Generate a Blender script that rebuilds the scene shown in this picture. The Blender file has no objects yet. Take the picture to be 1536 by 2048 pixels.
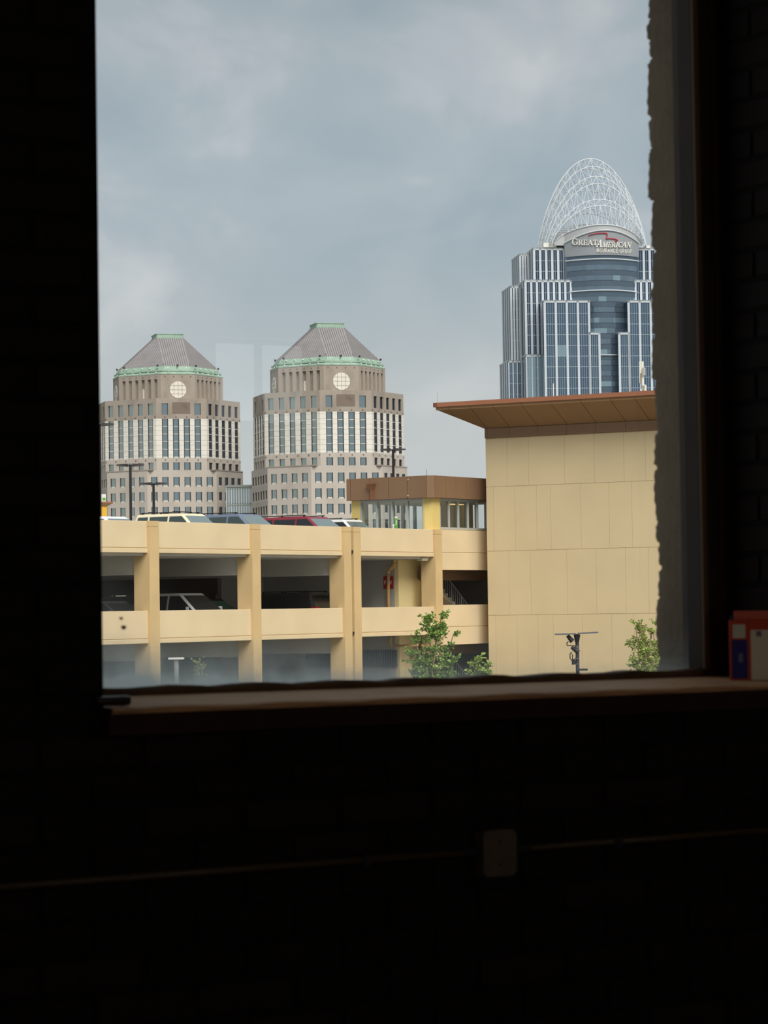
import bpy, bmesh, math, random
from mathutils import Vector, Matrix
random.seed(7)
S = bpy.context.scene
COL = S.collection
R = math.radians

# ------------------------------------------------------------------ camera
FPX, PITCH, ROLL, EYE = 5327.0, R(2.038), R(0.836), 9.0
F0 = Vector((0, math.cos(PITCH), math.sin(PITCH)))
R0 = Vector((1, 0, 0))
U0 = Vector((0, -math.sin(PITCH), math.cos(PITCH)))
CR = R0 * math.cos(ROLL) - U0 * math.sin(ROLL)
CU = R0 * math.sin(ROLL) + U0 * math.cos(ROLL)
CAM = Vector((0, 0, EYE))
cam = bpy.data.cameras.new('camera')
cam.sensor_fit = 'VERTICAL'
cam.sensor_height = 17.3
cam.sensor_width = 17.3 * 0.75
cam.lens = FPX / 2048 * 17.3
cam.clip_start = 0.05
cam.clip_end = 6000
cam.dof.use_dof = True
cam.dof.focus_distance = 250
cam.dof.aperture_fstop = 6.3
cam_o = bpy.data.objects.new('camera', cam)
COL.objects.link(cam_o)
m = Matrix((CR, CU, -F0)).transposed().to_4x4()
m.translation = CAM
cam_o.matrix_world = m
S.camera = cam_o
S.view_settings.view_transform = 'Standard'
S.view_settings.look = 'None'
S.view_settings.gamma = 1
S.view_settings.use_curve_mapping = False
S.view_settings.exposure = 0.0

def ray(x, y):
    return F0 + CR * ((x - 768) / FPX) + CU * ((1024 - y) / FPX)
def at(x, y, Y):
    d = ray(x, y)
    return CAM + d * (Y / d.y)

# ------------------------------------------------------------------ sky and sun
w = bpy.data.worlds.new('overcast_sky')
S.world = w
w.use_nodes = True
nt = w.node_tree
nt.nodes.clear()
def N(t, **k):
    n = nt.nodes.new(t)
    for a, b in k.items():
        setattr(n, a, b)
    return n
tc = N('ShaderNodeTexCoord')
mp = N('ShaderNodeMapping')
mp.inputs['Scale'].default_value = (1, 1, 1.5)
mp.inputs['Location'].default_value = (-14.522, -28.535, 8.786)
n1 = N('ShaderNodeTexNoise')
n1.inputs['Scale'].default_value = 13.0
n1.inputs['Detail'].default_value = 8
n1.inputs['Roughness'].default_value = 0.52
n1.inputs['Distortion'].default_value = 0.35
n2 = N('ShaderNodeTexNoise')
n2.inputs['Scale'].default_value = 5.0
n2.inputs['Detail'].default_value = 2
mul = N('ShaderNodeMath', operation='MULTIPLY_ADD')
mul.inputs[1].default_value = 0.60
ad2 = N('ShaderNodeMath', operation='MULTIPLY')
ad2.inputs[1].default_value = 0.40
rmp = N('ShaderNodeValToRGB')
e = rmp.color_ramp.elements
e[0].position, e[0].color = 0.38, (0.400, 0.490, 0.550, 1)
e[1].position, e[1].color = 0.60, (0.640, 0.675, 0.705, 1)
x_ = rmp.color_ramp.elements.new(0.50)
x_.color = (0.480, 0.550, 0.600, 1)
sep = N('ShaderNodeSeparateXYZ')
hr = N('ShaderNodeMapRange')
hr.inputs['From Min'].default_value = 0.055
hr.inputs['From Max'].default_value = 0.14
hr.inputs['To Min'].default_value = 1.0
hr.inputs['To Max'].default_value = 0.0
hr.clamp = True
mixh = N('ShaderNodeMixRGB')
mixh.inputs['Color2'].default_value = (0.680, 0.700, 0.675, 1)
hm = N('ShaderNodeMath', operation='MULTIPLY')
hm.inputs[1].default_value = 0.70
top = N('ShaderNodeMapRange')
top.inputs['From Min'].default_value = 0.17
top.inputs['From Max'].default_value = 0.26
top.inputs['To Min'].default_value = 1.0
top.inputs['To Max'].default_value = 0.84
mt = N('ShaderNodeVectorMath', operation='SCALE')
bg = N('ShaderNodeBackground')
bg.inputs['Strength'].default_value = 1.0
wo = N('ShaderNodeOutputWorld')
L = nt.links.new
L(tc.outputs['Generated'], mp.inputs['Vector'])
L(mp.outputs[0], n1.inputs['Vector'])
L(mp.outputs[0], n2.inputs['Vector'])
L(n2.outputs['Fac'], ad2.inputs[0])
L(n1.outputs['Fac'], mul.inputs[0])
L(ad2.outputs[0], mul.inputs[2])
L(mul.outputs[0], rmp.inputs['Fac'])
L(tc.outputs['Generated'], sep.inputs[0])
L(sep.outputs['Z'], hr.inputs['Value'])
L(hr.outputs[0], hm.inputs[0])
L(hm.outputs[0], mixh.inputs['Fac'])
L(rmp.outputs['Color'], mixh.inputs['Color1'])
L(sep.outputs['Z'], top.inputs['Value'])
L(mixh.outputs[0], mt.inputs[0])
L(top.outputs[0], mt.inputs['Scale'])
L(mt.outputs[0], bg.inputs['Color'])
L(bg.outputs[0], wo.inputs['Surface'])

sun = bpy.data.lights.new('hazy_sun', 'SUN')
sun.energy = 4.0
sun.angle = R(38)
sun.color = (1.0, 0.96, 0.90)
sun_o = bpy.data.objects.new('hazy_sun', sun)
COL.objects.link(sun_o)
sa, se = R(160), R(46)
sd = Vector((math.sin(sa) * math.cos(se), math.cos(sa) * math.cos(se), math.sin(se)))
sun_o.rotation_euler = sd.to_track_quat('Z', 'Y').to_euler()
sun_o.location = (60, -60, 80)

# ------------------------------------------------------------------ materials
def lin(c):
    return tuple(((v / 255) / 12.92 if v / 255 <= 0.04045 else ((v / 255 + 0.055) / 1.055) ** 2.4) for v in c)
MATS = {}
def mat(name, rgb, rough=0.8, var=0.0, scale=3.0, metal=0.0, bump=0.0, bscale=30.0, spec=0.3, stain=None, emit=None, stretch=(1, 1, 1)):
    if name in MATS:
        return MATS[name]
    mm = bpy.data.materials.new(name)
    mm.use_nodes = True
    t = mm.node_tree
    b = t.nodes['Principled BSDF']
    c = (*lin(rgb), 1)
    b.inputs['Base Color'].default_value = c
    b.inputs['Roughness'].default_value = rough
    b.inputs['Metallic'].default_value = metal
    b.inputs['Specular IOR Level'].default_value = spec
    if emit:
        b.inputs['Emission Color'].default_value = (*lin(emit[0]), 1)
        b.inputs['Emission Strength'].default_value = emit[1]
    if var or stain:
        tc = t.nodes.new('ShaderNodeTexCoord')
        mpn = t.nodes.new('ShaderNodeMapping')
        mpn.inputs['Scale'].default_value = stretch
        t.links.new(tc.outputs['Object'], mpn.inputs['Vector'])
        n = t.nodes.new('ShaderNodeTexNoise')
        n.inputs['Scale'].default_value = scale
        n.inputs['Detail'].default_value = 6
        t.links.new(mpn.outputs[0], n.inputs['Vector'])
        mx = t.nodes.new('ShaderNodeMixRGB')
        d = stain if stain else rgb
        k = 1.0 if stain else 1 - var
        mx.inputs['Color1'].default_value = (*[v * (1 if stain else 1 + var * 0.5) for v in c[:3]], 1)
        mx.inputs['Color2'].default_value = (*[v * k for v in lin(d)], 1)
        r = t.nodes.new('ShaderNodeValToRGB')
        r.color_ramp.elements[0].position = 0.35 if not stain else 0.5
        r.color_ramp.elements[1].position = 0.68 if not stain else 0.75
        t.links.new(n.outputs['Fac'], r.inputs['Fac'])
        t.links.new(r.outputs['Color'], mx.inputs['Fac'])
        t.links.new(mx.outputs[0], b.inputs['Base Color'])
    if bump:
        tc2 = t.nodes.new('ShaderNodeTexCoord')
        n2 = t.nodes.new('ShaderNodeTexNoise')
        n2.inputs['Scale'].default_value = bscale
        n2.inputs['Detail'].default_value = 4
        t.links.new(tc2.outputs['Object'], n2.inputs['Vector'])
        bp = t.nodes.new('ShaderNodeBump')
        bp.inputs['Strength'].default_value = bump
        bp.inputs['Distance'].default_value = 0.02
        t.links.new(n2.outputs['Fac'], bp.inputs['Height'])
        t.links.new(bp.outputs[0], b.inputs['Normal'])
    MATS[name] = mm
    return mm

def clear_glass(name, tint=(1, 1, 1), refl=1.0, dust=None):
    mm = bpy.data.materials.new(name)
    mm.use_nodes = True
    t = mm.node_tree
    t.nodes.clear()
    o = t.nodes.new('ShaderNodeOutputMaterial')
    tr = t.nodes.new('ShaderNodeBsdfTransparent')
    tr.inputs['Color'].default_value = (*tint, 1)
    gl = t.nodes.new('ShaderNodeBsdfGlossy')
    gl.inputs['Roughness'].default_value = 0.0
    fr = t.nodes.new('ShaderNodeFresnel')
    fr.inputs['IOR'].default_value = 1.5
    ml = t.nodes.new('ShaderNodeMath')
    ml.operation = 'MULTIPLY'
    ml.inputs[1].default_value = refl
    mx = t.nodes.new('ShaderNodeMixShader')
    t.links.new(fr.outputs[0], ml.inputs[0])
    t.links.new(ml.outputs[0], mx.inputs[0])
    t.links.new(tr.outputs[0], mx.inputs[1])
    t.links.new(gl.outputs[0], mx.inputs[2])
    out = mx
    if dust:
        out = dust(t, mx)
    t.links.new(out.outputs[0], o.inputs['Surface'])
    MATS[name] = mm
    return mm

# ------------------------------------------------------------------ mesh helpers
class MB:
    def __init__(self):
        self.v, self.f, self.xf = [], [], None
    def pt(self, p):
        p = Vector(p)
        if self.xf is not None:
            p = self.xf @ p
        self.v.append(tuple(p))
        return len(self.v) - 1
    def poly(self, pts):
        self.f.append([self.pt(p) for p in pts])
    def box(self, a, b):
        x0, y0, z0 = [min(a[i], b[i]) for i in range(3)]
        x1, y1, z1 = [max(a[i], b[i]) for i in range(3)]
        i = [self.pt(p) for p in ((x0, y0, z0), (x1, y0, z0), (x1, y1, z0), (x0, y1, z0), (x0, y0, z1), (x1, y0, z1), (x1, y1, z1), (x0, y1, z1))]
        for q in ((3, 2, 1, 0), (4, 5, 6, 7), (0, 1, 5, 4), (1, 2, 6, 5), (2, 3, 7, 6), (3, 0, 4, 7)):
            self.f.append([i[k] for k in q])
    def hexa(self, p):
        i = [self.pt(q) for q in p]
        for q in ((3, 2, 1, 0), (4, 5, 6, 7), (0, 1, 5, 4), (1, 2, 6, 5), (2, 3, 7, 6), (3, 0, 4, 7)):
            self.f.append([i[k] for k in q])
    def rod(self, p, q, r, n=6, r2=None):
        p, q = Vector(p), Vector(q)
        d = q - p
        if d.length < 1e-9:
            return
        d.normalize()
        a = d.cross(Vector((0, 0, 1)) if abs(d.z) < 0.9 else Vector((1, 0, 0))).normalized()
        b = d.cross(a)
        r2 = r if r2 is None else r2
        A = [self.pt(p + (a * math.cos(t) + b * math.sin(t)) * r) for t in [2 * math.pi * k / n for k in range(n)]]
        B = [self.pt(q + (a * math.cos(t) + b * math.sin(t)) * r2) for t in [2 * math.pi * k / n for k in range(n)]]
        for k in range(n):
            self.f.append([A[k], A[(k + 1) % n], B[(k + 1) % n], B[k]])
        self.f.append(A[::-1])
        self.f.append(B)
    def tube(self, pts, r, n=5):
        for p, q in zip(pts[:-1], pts[1:]):
            self.rod(p, q, r, n)
    def prism(self, prof, y0, y1, f=None):
        """prof: (x,z) outline, extruded along y"""
        f = f or (lambda x, y, z: (x, y, z))
        A = [self.pt(f(x, y0, z)) for x, z in prof]
        B = [self.pt(f(x, y1, z)) for x, z in prof]
        n = len(prof)
        for k in range(n):
            self.f.append([A[k], A[(k + 1) % n], B[(k + 1) % n], B[k]])
        self.f.append(A[::-1])
        self.f.append(B)
    def holes(self, x0, x1, z0, z1, y, hs, dep, back=False):
        """wall facing -y with rectangular holes and reveals of depth dep"""
        xs = sorted({x0, x1, *[min(max(h[i], x0), x1) for h in hs for i in (0, 1)]})
        zs = sorted({z0, z1, *[min(max(h[i], z0), z1) for h in hs for i in (2, 3)]})
        def inh(cx, cz):
            return any(h[0] < cx < h[1] and h[2] < cz < h[3] for h in hs)
        for a, b in zip(xs[:-1], xs[1:]):
            for c, d in zip(zs[:-1], zs[1:]):
                if not inh((a + b) / 2, (c + d) / 2):
                    self.poly(((a, y, c), (b, y, c), (b, y, d), (a, y, d)))
        for h in hs:
            a, b, c, d = h[:4]
            Y = y + dep
            self.poly(((a, y, c), (a, y, d), (a, Y, d), (a, Y, c)))
            self.poly(((b, y, c), (b, Y, c), (b, Y, d), (b, y, d)))
            self.poly(((a, y, d), (b, y, d), (b, Y, d), (a, Y, d)))
            self.poly(((a, y, c), (a, Y, c), (b, Y, c), (b, y, c)))
            if back:
                self.poly(((a, Y, c), (b, Y, c), (b, Y, d), (a, Y, d)))
    def mesh(self, name, mt=None, smooth=False, bevel=0):
        me = bpy.data.meshes.new(name)
        me.from_pydata(self.v, [], self.f)
        bm = bmesh.new()
        bm.from_mesh(me)
        if bevel:
            bmesh.ops.remove_doubles(bm, verts=bm.verts, dist=1e-5)
            bmesh.ops.recalc_face_normals(bm, faces=bm.faces)
            es = [e for e in bm.edges if len(e.link_faces) == 2 and e.calc_face_angle(0) > 0.5]
            bmesh.ops.bevel(bm, geom=es, offset=bevel, segments=2, affect='EDGES', profile=0.5)
        else:
            bmesh.ops.recalc_face_normals(bm, faces=bm.faces)
        bm.to_mesh(me)
        bm.free()
        if smooth:
            me.shade_smooth()
        if mt:
            me.materials.append(mt)
        return me
    def build(self, name, mt, parent=None, smooth=False, bevel=0, label=None):
        return put(name, self.mesh(name, mt, smooth, bevel), parent, label=label)

def put(name, me, parent=None, loc=(0, 0, 0), rz=0.0, label=None):
    o = bpy.data.objects.new(name, me)
    COL.objects.link(o)
    o.location = loc
    o.rotation_euler = (0, 0, rz)
    if parent:
        o.parent = parent
    if label:
        o['label'] = label
    return o
def tag(o, label=None, cat=None, group=None, kind=None):
    if label: o['label'] = label
    if cat: o['category'] = cat
    if group: o['group'] = group
    if kind: o['kind'] = kind
    return o
def thing(name, label, cat, loc=(0, 0, 0), rz=0.0, group=None):
    return tag(put(name, None, None, loc, rz), label, cat, group)
def bx(name, a, b, mt, parent=None, bevel=0, label=None):
    k = MB()
    k.box(a, b)
    return k.build(name, mt, parent, bevel=bevel, label=label)

class Fr:
    """vertical-plane frame: s runs along azimuth az, q runs away from the viewer, z is up"""
    def __init__(self, O, az):
        self.O = Vector((O[0], O[1], 0))
        self.ex = Vector((math.sin(R(az)), math.cos(R(az)), 0))
        self.ey = Vector((-self.ex.y, self.ex.x, 0))
        self.rz = R(90 - az)
    def hit(self, x, y, q=0.0):
        d = ray(x, y)
        t = (q - (CAM - self.O).dot(self.ey)) / d.dot(self.ey)
        p = CAM + d * t
        return (p - self.O).dot(self.ex), p.z
    def s(self, x, y, q=0.0): return self.hit(x, y, q)[0]
    def z(self, x, y, q=0.0): return self.hit(x, y, q)[1]
    def loc(self, p):
        p = Vector(p) - self.O
        return Vector((p.dot(self.ex), p.dot(self.ey), p.z))
    def wor(self, s, q, z=0.0):
        p = self.O + self.ex * s + self.ey * q
        return Vector((p.x, p.y, z))

# ------------------------------------------------------------------ palette
CREAM = mat('cream_painted_concrete', (228, 205, 166), 0.85, 0.06, 0.6, bump=0.1, bscale=20)
CREAM2 = mat('cream_panel_lip', (226, 203, 163), 0.85, 0.05, 0.8)
COLM = mat('ochre_painted_column', (214, 184, 134), 0.85, 0.08, 0.9, bump=0.1, bscale=20)
YEL = mat('yellow_render', (226, 200, 124), 0.85, 0.05, 0.8)
TAN = mat('tan_precast_panel', (215, 194, 154), 0.88, 0.05, 0.5, bump=0.12, bscale=25)
TANJ = mat('panel_joint', (200, 176, 132), 0.9)
BROWN = mat('bronze_metal_panel', (132, 102, 76), 0.55, 0.05, 0.7)
RUST = mat('copper_brown_fascia', (158, 104, 76), 0.5, 0.04, 0.7)
SOFF = mat('bronze_soffit_panel', (146, 112, 76), 0.6, 0.04, 0.5)
JOINT = mat('dark_joint', (70, 50, 36), 0.9)
CONC = mat('grey_concrete', (196, 193, 184), 0.9, 0.12, 0.7)
GREYW = mat('grey_painted_wall', (176, 174, 170), 0.9, 0.05, 0.8)
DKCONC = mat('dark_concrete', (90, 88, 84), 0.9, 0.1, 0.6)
DARK = mat('dark_metal', (40, 36, 38), 0.5)
BLACKM = mat('black_metal', (24, 25, 30), 0.5)
WHITEP = mat('white_paint', (228, 226, 218), 0.5)
GALV = mat('galvanised_steel', (150, 152, 146), 0.5, 0.1, 4)
ALU = mat('aluminium_mullion', (176, 178, 172), 0.5)
STONE = mat('buff_limestone', (190, 180, 169), 0.9, stain=(174, 163, 151), scale=0.25)
STONED = mat('weathered_limestone', (164, 153, 141), 0.9, stain=(138, 126, 114), scale=0.22, stretch=(1, 1, 0.5))
STAIN = mat('dark_stained_limestone', (126, 113, 101), 0.9, stain=(104, 92, 82), scale=0.6)
MARBLE = mat('white_marble_pier', (226, 220, 209), 0.7, 0.07, 0.6)
SLATE = mat('grey_standing_seam', (146, 142, 142), 0.6, 0.1, 0.3)
SEAM = mat('dark_roof_seam', (112, 108, 108), 0.6)
PATINA = mat('green_patina_copper', (158, 182, 164), 0.7, 0.12, 0.6)
KNOB = mat('pale_knob', (225, 232, 222), 0.6)
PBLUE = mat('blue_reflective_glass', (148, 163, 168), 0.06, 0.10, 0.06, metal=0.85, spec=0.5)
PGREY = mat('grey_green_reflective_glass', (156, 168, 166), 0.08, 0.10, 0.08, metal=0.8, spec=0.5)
PDARK = mat('dim_face_glass', (46, 52, 62), 0.08, metal=0.5, spec=0.5)  # copy of the tower window glass, darkened for faces that catch less light
WFRAME = mat('dark_window_frame', (62, 62, 64), 0.6)
SILLM = mat('pale_window_sill', (206, 202, 194), 0.7)
GAW = mat('white_tower_frame', (198, 204, 208), 0.6)
GAGL = mat('steel_blue_tower_glass', (100, 120, 140), 0.07, 0.16, 0.05, metal=0.8, spec=0.5)
GAGL2 = mat('pale_blue_tower_glass', (152, 176, 186), 0.10, metal=0.7, spec=0.5)
GASP = mat('slate_blue_spandrel', (96, 112, 126), 0.25, metal=0.6, spec=0.5)
GADK = mat('deep_blue_tower_glass', (70, 84, 106), 0.08, metal=0.7, spec=0.5)
GABAY = mat('bay_window_glass', (126, 144, 158), 0.08, 0.12, 0.08, metal=0.75, spec=0.5)
THIN = mat('thin_grey_mullion', (158, 170, 178), 0.6)
GAGREY = mat('grey_sign_wall', (148, 152, 156), 0.6)
TUBE = mat('white_steel_tube', (205, 210, 214), 0.5)
LOUV = mat('pale_beige_roof_louvre', (180, 182, 182), 0.7)
REDP = mat('red_sign_paint', (168, 30, 44), 0.5)
LEAF = mat('fresh_green_leaf', (134, 164, 78), 0.6, 0.35, 6)
LEAF2 = mat('yellow_green_leaf', (156, 178, 84), 0.6, 0.35, 6)
BARK = mat('pale_brown_bark', (150, 128, 98), 0.9, 0.2, 12)
LGLASS = clear_glass('lobby_glass', (0.90, 0.94, 0.93), 1.2)
# interior
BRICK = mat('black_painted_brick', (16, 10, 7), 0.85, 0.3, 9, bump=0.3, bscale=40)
BRICK2 = mat('near_black_red_brick', (25, 12, 8), 0.9, 0.3, 9, bump=0.3, bscale=40)  # near-black red base colour
MORT = mat('near_black_mortar', (15, 11, 8), 0.95)  # near-black base colour between the bricks
REVEAL = mat('dirty_grey_render', (100, 87, 70), 0.95, 0.15, 7, bump=0.4, bscale=50)
WOODF = mat('dark_brown_window_frame', (44, 32, 22), 0.6, 0.2, 10)
BEAD = mat('lit_brown_bead', (92, 66, 38), 0.55)  # lighter than the frame wood, paints the lit edge as a highlight
SILL = mat('worn_wooden_sill', (212, 166, 122), 0.7, stain=(180, 138, 100), scale=7)
SILLF = mat('dark_red_sill_edge', (46, 24, 16), 0.8, 0.2, 8)
ROOM = mat('dim_plaster', (228, 218, 198), 0.9, 0.1, 2)
FLOORM = mat('dark_floorboards', (170, 140, 110), 0.6, 0.2, 3)

# ================================================================== THE ROOM
W = Fr(at(768, 1213, 5.6), 57.86)
QF, QG, QO = 0.25, 0.30, 0.445          # frame front, glass, outer face of the masonry
sL = W.s(201, 900, 0)
sR = W.s(1452, 900, QF)
sJ = W.s(1376, 900, 0.31)
zTop = W.z(768, -330, 0)
zSf = W.z(736, 1398, -0.04)             # sill front edge
zSb = W.z(781, 1374, QF)                # sill back edge
zRail = W.z(781, 1359, QF)
ZF, ZC = 7.45, 11.1
SA, SB, QB = -8.0, 8.0, -10.0
TW = 0.46

def struct(o, label=None):
    o['kind'] = 'structure'
    if label: o['label'] = label
    return o
room = (W.O.x, W.O.y, 0)
def rput(k, name, mt, **kw):
    o = k.build(name, mt, None, **kw)
    o.location = room
    o.rotation_euler = (0, 0, W.rz)
    return o

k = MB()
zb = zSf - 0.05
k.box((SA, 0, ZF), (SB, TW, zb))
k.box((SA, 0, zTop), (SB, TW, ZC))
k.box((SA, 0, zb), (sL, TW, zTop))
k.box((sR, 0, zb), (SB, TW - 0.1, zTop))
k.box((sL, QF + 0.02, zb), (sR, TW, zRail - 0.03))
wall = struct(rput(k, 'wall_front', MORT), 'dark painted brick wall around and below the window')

# bricks of the window wall, as far as they can be in view
bm_full = MB(); bm_full.box((-0.107, -0.007, -0.030), (0.107, 0.02, 0.030))
BRK = [bm_full.mesh('brick', mm, bevel=0.004) for mm in (BRICK, BRICK2)]
def brick(s0, s1, z, mi=0):
    o = put('brick', BRK[mi], wall, ((s0 + s1) / 2, 0, z))
    o.scale.x = (s1 - s0) / 0.214
sv0, sv1 = W.s(-110, 1500), W.s(1650, 1500)
zc = W.z(768, 2130)
row = 0
z = zb - 0.036
zrow = []
while z > zc:
    zrow.append(z); z -= 0.0725
z = zb + 0.037
while z < W.z(200, -60):
    zrow.append(z); z += 0.0725
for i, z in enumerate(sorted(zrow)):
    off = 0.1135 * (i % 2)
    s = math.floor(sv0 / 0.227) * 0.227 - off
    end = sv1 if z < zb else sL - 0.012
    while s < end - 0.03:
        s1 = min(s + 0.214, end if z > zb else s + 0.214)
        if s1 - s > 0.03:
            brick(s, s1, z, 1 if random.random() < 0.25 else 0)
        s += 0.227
# bricks of the splayed right reveal inside the window
bm_h = MB(); bm_h.box((-0.006, 0, -0.030), (0.02, 0.118, 0.030))
bm_s = MB(); bm_s.box((-0.006, 0, -0.030), (0.02, 0.236, 0.030))
BH = [bm_h.mesh('brick', mm, bevel=0.004) for mm in (BRICK, BRICK2)]
BS = [bm_s.mesh('brick', mm, bevel=0.004) for mm in (BRICK, BRICK2)]
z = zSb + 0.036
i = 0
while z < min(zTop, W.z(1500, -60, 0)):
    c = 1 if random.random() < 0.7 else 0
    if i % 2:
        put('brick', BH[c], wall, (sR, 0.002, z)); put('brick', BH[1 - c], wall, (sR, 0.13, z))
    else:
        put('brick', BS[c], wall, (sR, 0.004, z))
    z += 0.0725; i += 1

# outer masonry jamb with its ragged edge, seen through the glass
k = MB()
nz = 420
z0, z1 = zRail - 0.06, zTop
rag = []
bumps = []
zz = z0
while zz < z1:
    h = random.uniform(0.03, 0.15)
    bumps.append((zz, zz + h, random.uniform(-0.007, 0.007)))
    zz += h
def ragq(z):
    for a, b, v in bumps:
        if a <= z < b:
            e1 = min(z - a, b - z)
            return v - (0.008 if e1 < 0.006 else 0.0) + 0.003 * math.sin(z * 41 + v * 900) + 0.0018 * math.sin(z * 210) + random.uniform(-0.001, 0.001)
    return 0
prev = None
for i in range(nz + 1):
    z = z0 + (z1 - z0) * i / nz
    e_ = QO + ragq(z)
    js = [random.uniform(-0.0012, 0.0012) for _ in range(3)]
    cur = [k.pt((sJ + js[0], 0.315, z)), k.pt((sJ - 0.003 + js[1], 0.37, z)), k.pt((sJ + js[2], e_ - 0.012, z)), k.pt((sJ + 0.005, e_, z)), k.pt((sJ + 0.05, e_ + 0.004, z)), k.pt((sJ + 0.45, QO + 0.004, z))]
    if prev:
        for a in range(5):
            k.f.append([prev[a], prev[a + 1], cur[a + 1], cur[a]])
    prev = cur
k.build('outer_jamb', REVEAL, wall, smooth=True, label='grey rendered outer jamb with a ragged crumbling edge')
k = MB()
k.box((sR, 0.33, z0), (SB, TW - 0.02, z1))
k.build('outer_leaf', MORT, wall)

# the other surfaces of the room
def holed(name, a0, a1, hs, axis, pos, dep, mt, label):
    k = MB()
    k.holes(a0, a1, ZF, ZC, 0, hs, dep)
    o = k.build(name, mt, None)
    return o
k = MB(); k.box((SA, QB, ZF - 0.2), (SB, 0.0, ZF)); struct(rput(k, 'floor', FLOORM), 'dark wooden floor of the room')
k = MB(); k.box((SA - 0.2, QB - 0.2, ZC), (SB + 0.2, TW, ZC + 0.2)); struct(rput(k, 'ceiling', ROOM), 'plain ceiling of the dark room')
k = MB(); k.box((SA - 0.2, QB, ZF - 0.2), (SA, TW, ZC)); struct(rput(k, 'wall_left', ROOM), 'plain plaster wall left of the window')
k = MB(); k.box((SB, QB, ZF - 0.2), (SB + 0.2, TW, ZC)); struct(rput(k, 'wall_right', ROOM), 'plain plaster wall right of the window')

def mirror(x, y):
    c = W.loc(CAM)
    d = ray(x, y)
    dl = Vector((d.dot(W.ex), d.dot(W.ey), d.z))
    p = c + dl * ((QG - c.y) / dl.y)
    dl.y = -dl.y
    return p + dl * ((QB - p.y) / dl.y)
m0, m1 = mirror(431, 672), mirror(634, 852)
bs0, bs1 = sorted((m0.x, m1.x)); bz0, bz1 = sorted((m0.z, m1.z))
bw = (bs0, bs1, bz0, bz1)
fill_bw_left = (-7.4, -4.4, 8.0, 10.8)  # unseen opening added to brighten the room
fill_bw_right = (0.2, 3.6, 8.0, 10.8)  # second unseen opening added for more fill light indoors
k = MB()
k.xf = Matrix.Translation((0, QB, 0)) @ Matrix.Rotation(math.pi, 4, 'Z')
hs = [(-h[1], -h[0], h[2], h[3]) for h in (bw, fill_bw_left, fill_bw_right)]
k.holes(-SB, -SA, ZF, ZC, 0, hs, 0.2)
k.holes(-SB, -SA, ZF, ZC, 0.2, hs, 0.0)
struct(rput(k, 'wall_back', ROOM), 'plain plaster wall behind the viewer with a small window and two added fill openings')
for i, h in enumerate((bw, fill_bw_left, fill_bw_right)):
    k = MB()
    f = 0.03
    y0, y1 = QB - 0.14, QB - 0.09
    k.box((h[0], y0, h[2]), (h[0] + f, y1, h[3])); k.box((h[1] - f, y0, h[2]), (h[1], y1, h[3]))
    k.box((h[0], y0, h[2]), (h[1], y1, h[2] + f)); k.box((h[0], y0, h[3] - f), (h[1], y1, h[3]))
    c = (h[0] + h[1]) / 2
    k.box((c - 0.018, y0, h[2]), (c + 0.018, y1, h[3]))
    struct(rput(k, 'window_%d' % (i + 2), WOODF), ('small two-pane window in the back wall', 'added unseen window at the left end of the back wall, for fill light', 'added unseen window at the right end of the back wall, for fill light')[i])  # only the small one is reflected; the tall pair is added for light

# ---- window_1 : frame, bead, glass, sill
def dustf(t, mx):
    tc = t.nodes.new('ShaderNodeTexCoord')
    sp = t.nodes.new('ShaderNodeSeparateXYZ')
    t.links.new(tc.outputs['Object'], sp.inputs[0])
    def rng(sock, a, b, lo, hi, sm='SMOOTHSTEP'):
        r = t.nodes.new('ShaderNodeMapRange')
        r.interpolation_type = sm
        r.inputs['From Min'].default_value, r.inputs['From Max'].default_value = a, b
        r.inputs['To Min'].default_value, r.inputs['To Max'].default_value = lo, hi
        t.links.new(sock, r.inputs['Value'])
        return r.outputs[0]
    def mth(op, a, b):
        n = t.nodes.new('ShaderNodeMath')
        n.operation = op
        for i, v in enumerate((a, b)):
            if isinstance(v, (int, float)): n.inputs[i].default_value = v
            else: t.links.new(v, n.inputs[i])
        return n.outputs[0]
    low = rng(sp.outputs['Z'], zRail - 0.01, zRail + 0.125, 1, 0)
    left = rng(sp.outputs['X'], sL + 0.1, sL + 1.25, 1, 0.0)
    corner = mth('MULTIPLY', rng(sp.outputs['Z'], zRail, zRail + 0.30, 0.5, 0), rng(sp.outputs['X'], sL + 0.14, sL + 0.34, 1, 0))
    nz = t.nodes.new('ShaderNodeTexNoise')
    nz.inputs['Scale'].default_value = 9
    nz.inputs['Detail'].default_value = 4
    t.links.new(tc.outputs['Object'], nz.inputs['Vector'])
    f = mth('MULTIPLY', low, mth('ADD', mth('MULTIPLY', left, 0.9), 0.16))
    f = mth('ADD', f, mth('MULTIPLY', corner, 0.7))
    f = mth('ADD', f, mth('MULTIPLY', rng(sp.outputs['Z'], zRail, zRail + 0.035, 0.55, 0), mth('ADD', mth('MULTIPLY', left, 0.7), 0.3)))
    f = mth('MULTIPLY', f, rng(nz.outputs['Fac'], 0.2, 0.8, 0.55, 1.25))
    f = mth('ADD', mth('MULTIPLY', f, 0.85), 0.008)
    tl = t.nodes.new('ShaderNodeBsdfTranslucent')
    tl.inputs['Color'].default_value = (*lin((206, 214, 212)), 1)
    m2 = t.nodes.new('ShaderNodeMixShader')
    t.links.new(f, m2.inputs[0])
    t.links.new(mx.outputs[0], m2.inputs[1])
    t.links.new(tl.outputs[0], m2.inputs[2])
    return m2
PANE = clear_glass('dusty_window_glass', (0.97, 0.98, 0.98), 2.6, dustf)
sF = W.s(1396, 900, QF)                 # inner edge of the right stile
k = MB()
k.box((sF, QF, zRail - 0.02), (sR, 0.32, zTop))                        # right stile
k.box((sL, QF, zRail - 0.02), (sL + 0.045, 0.32, zTop))               # left stile
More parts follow.
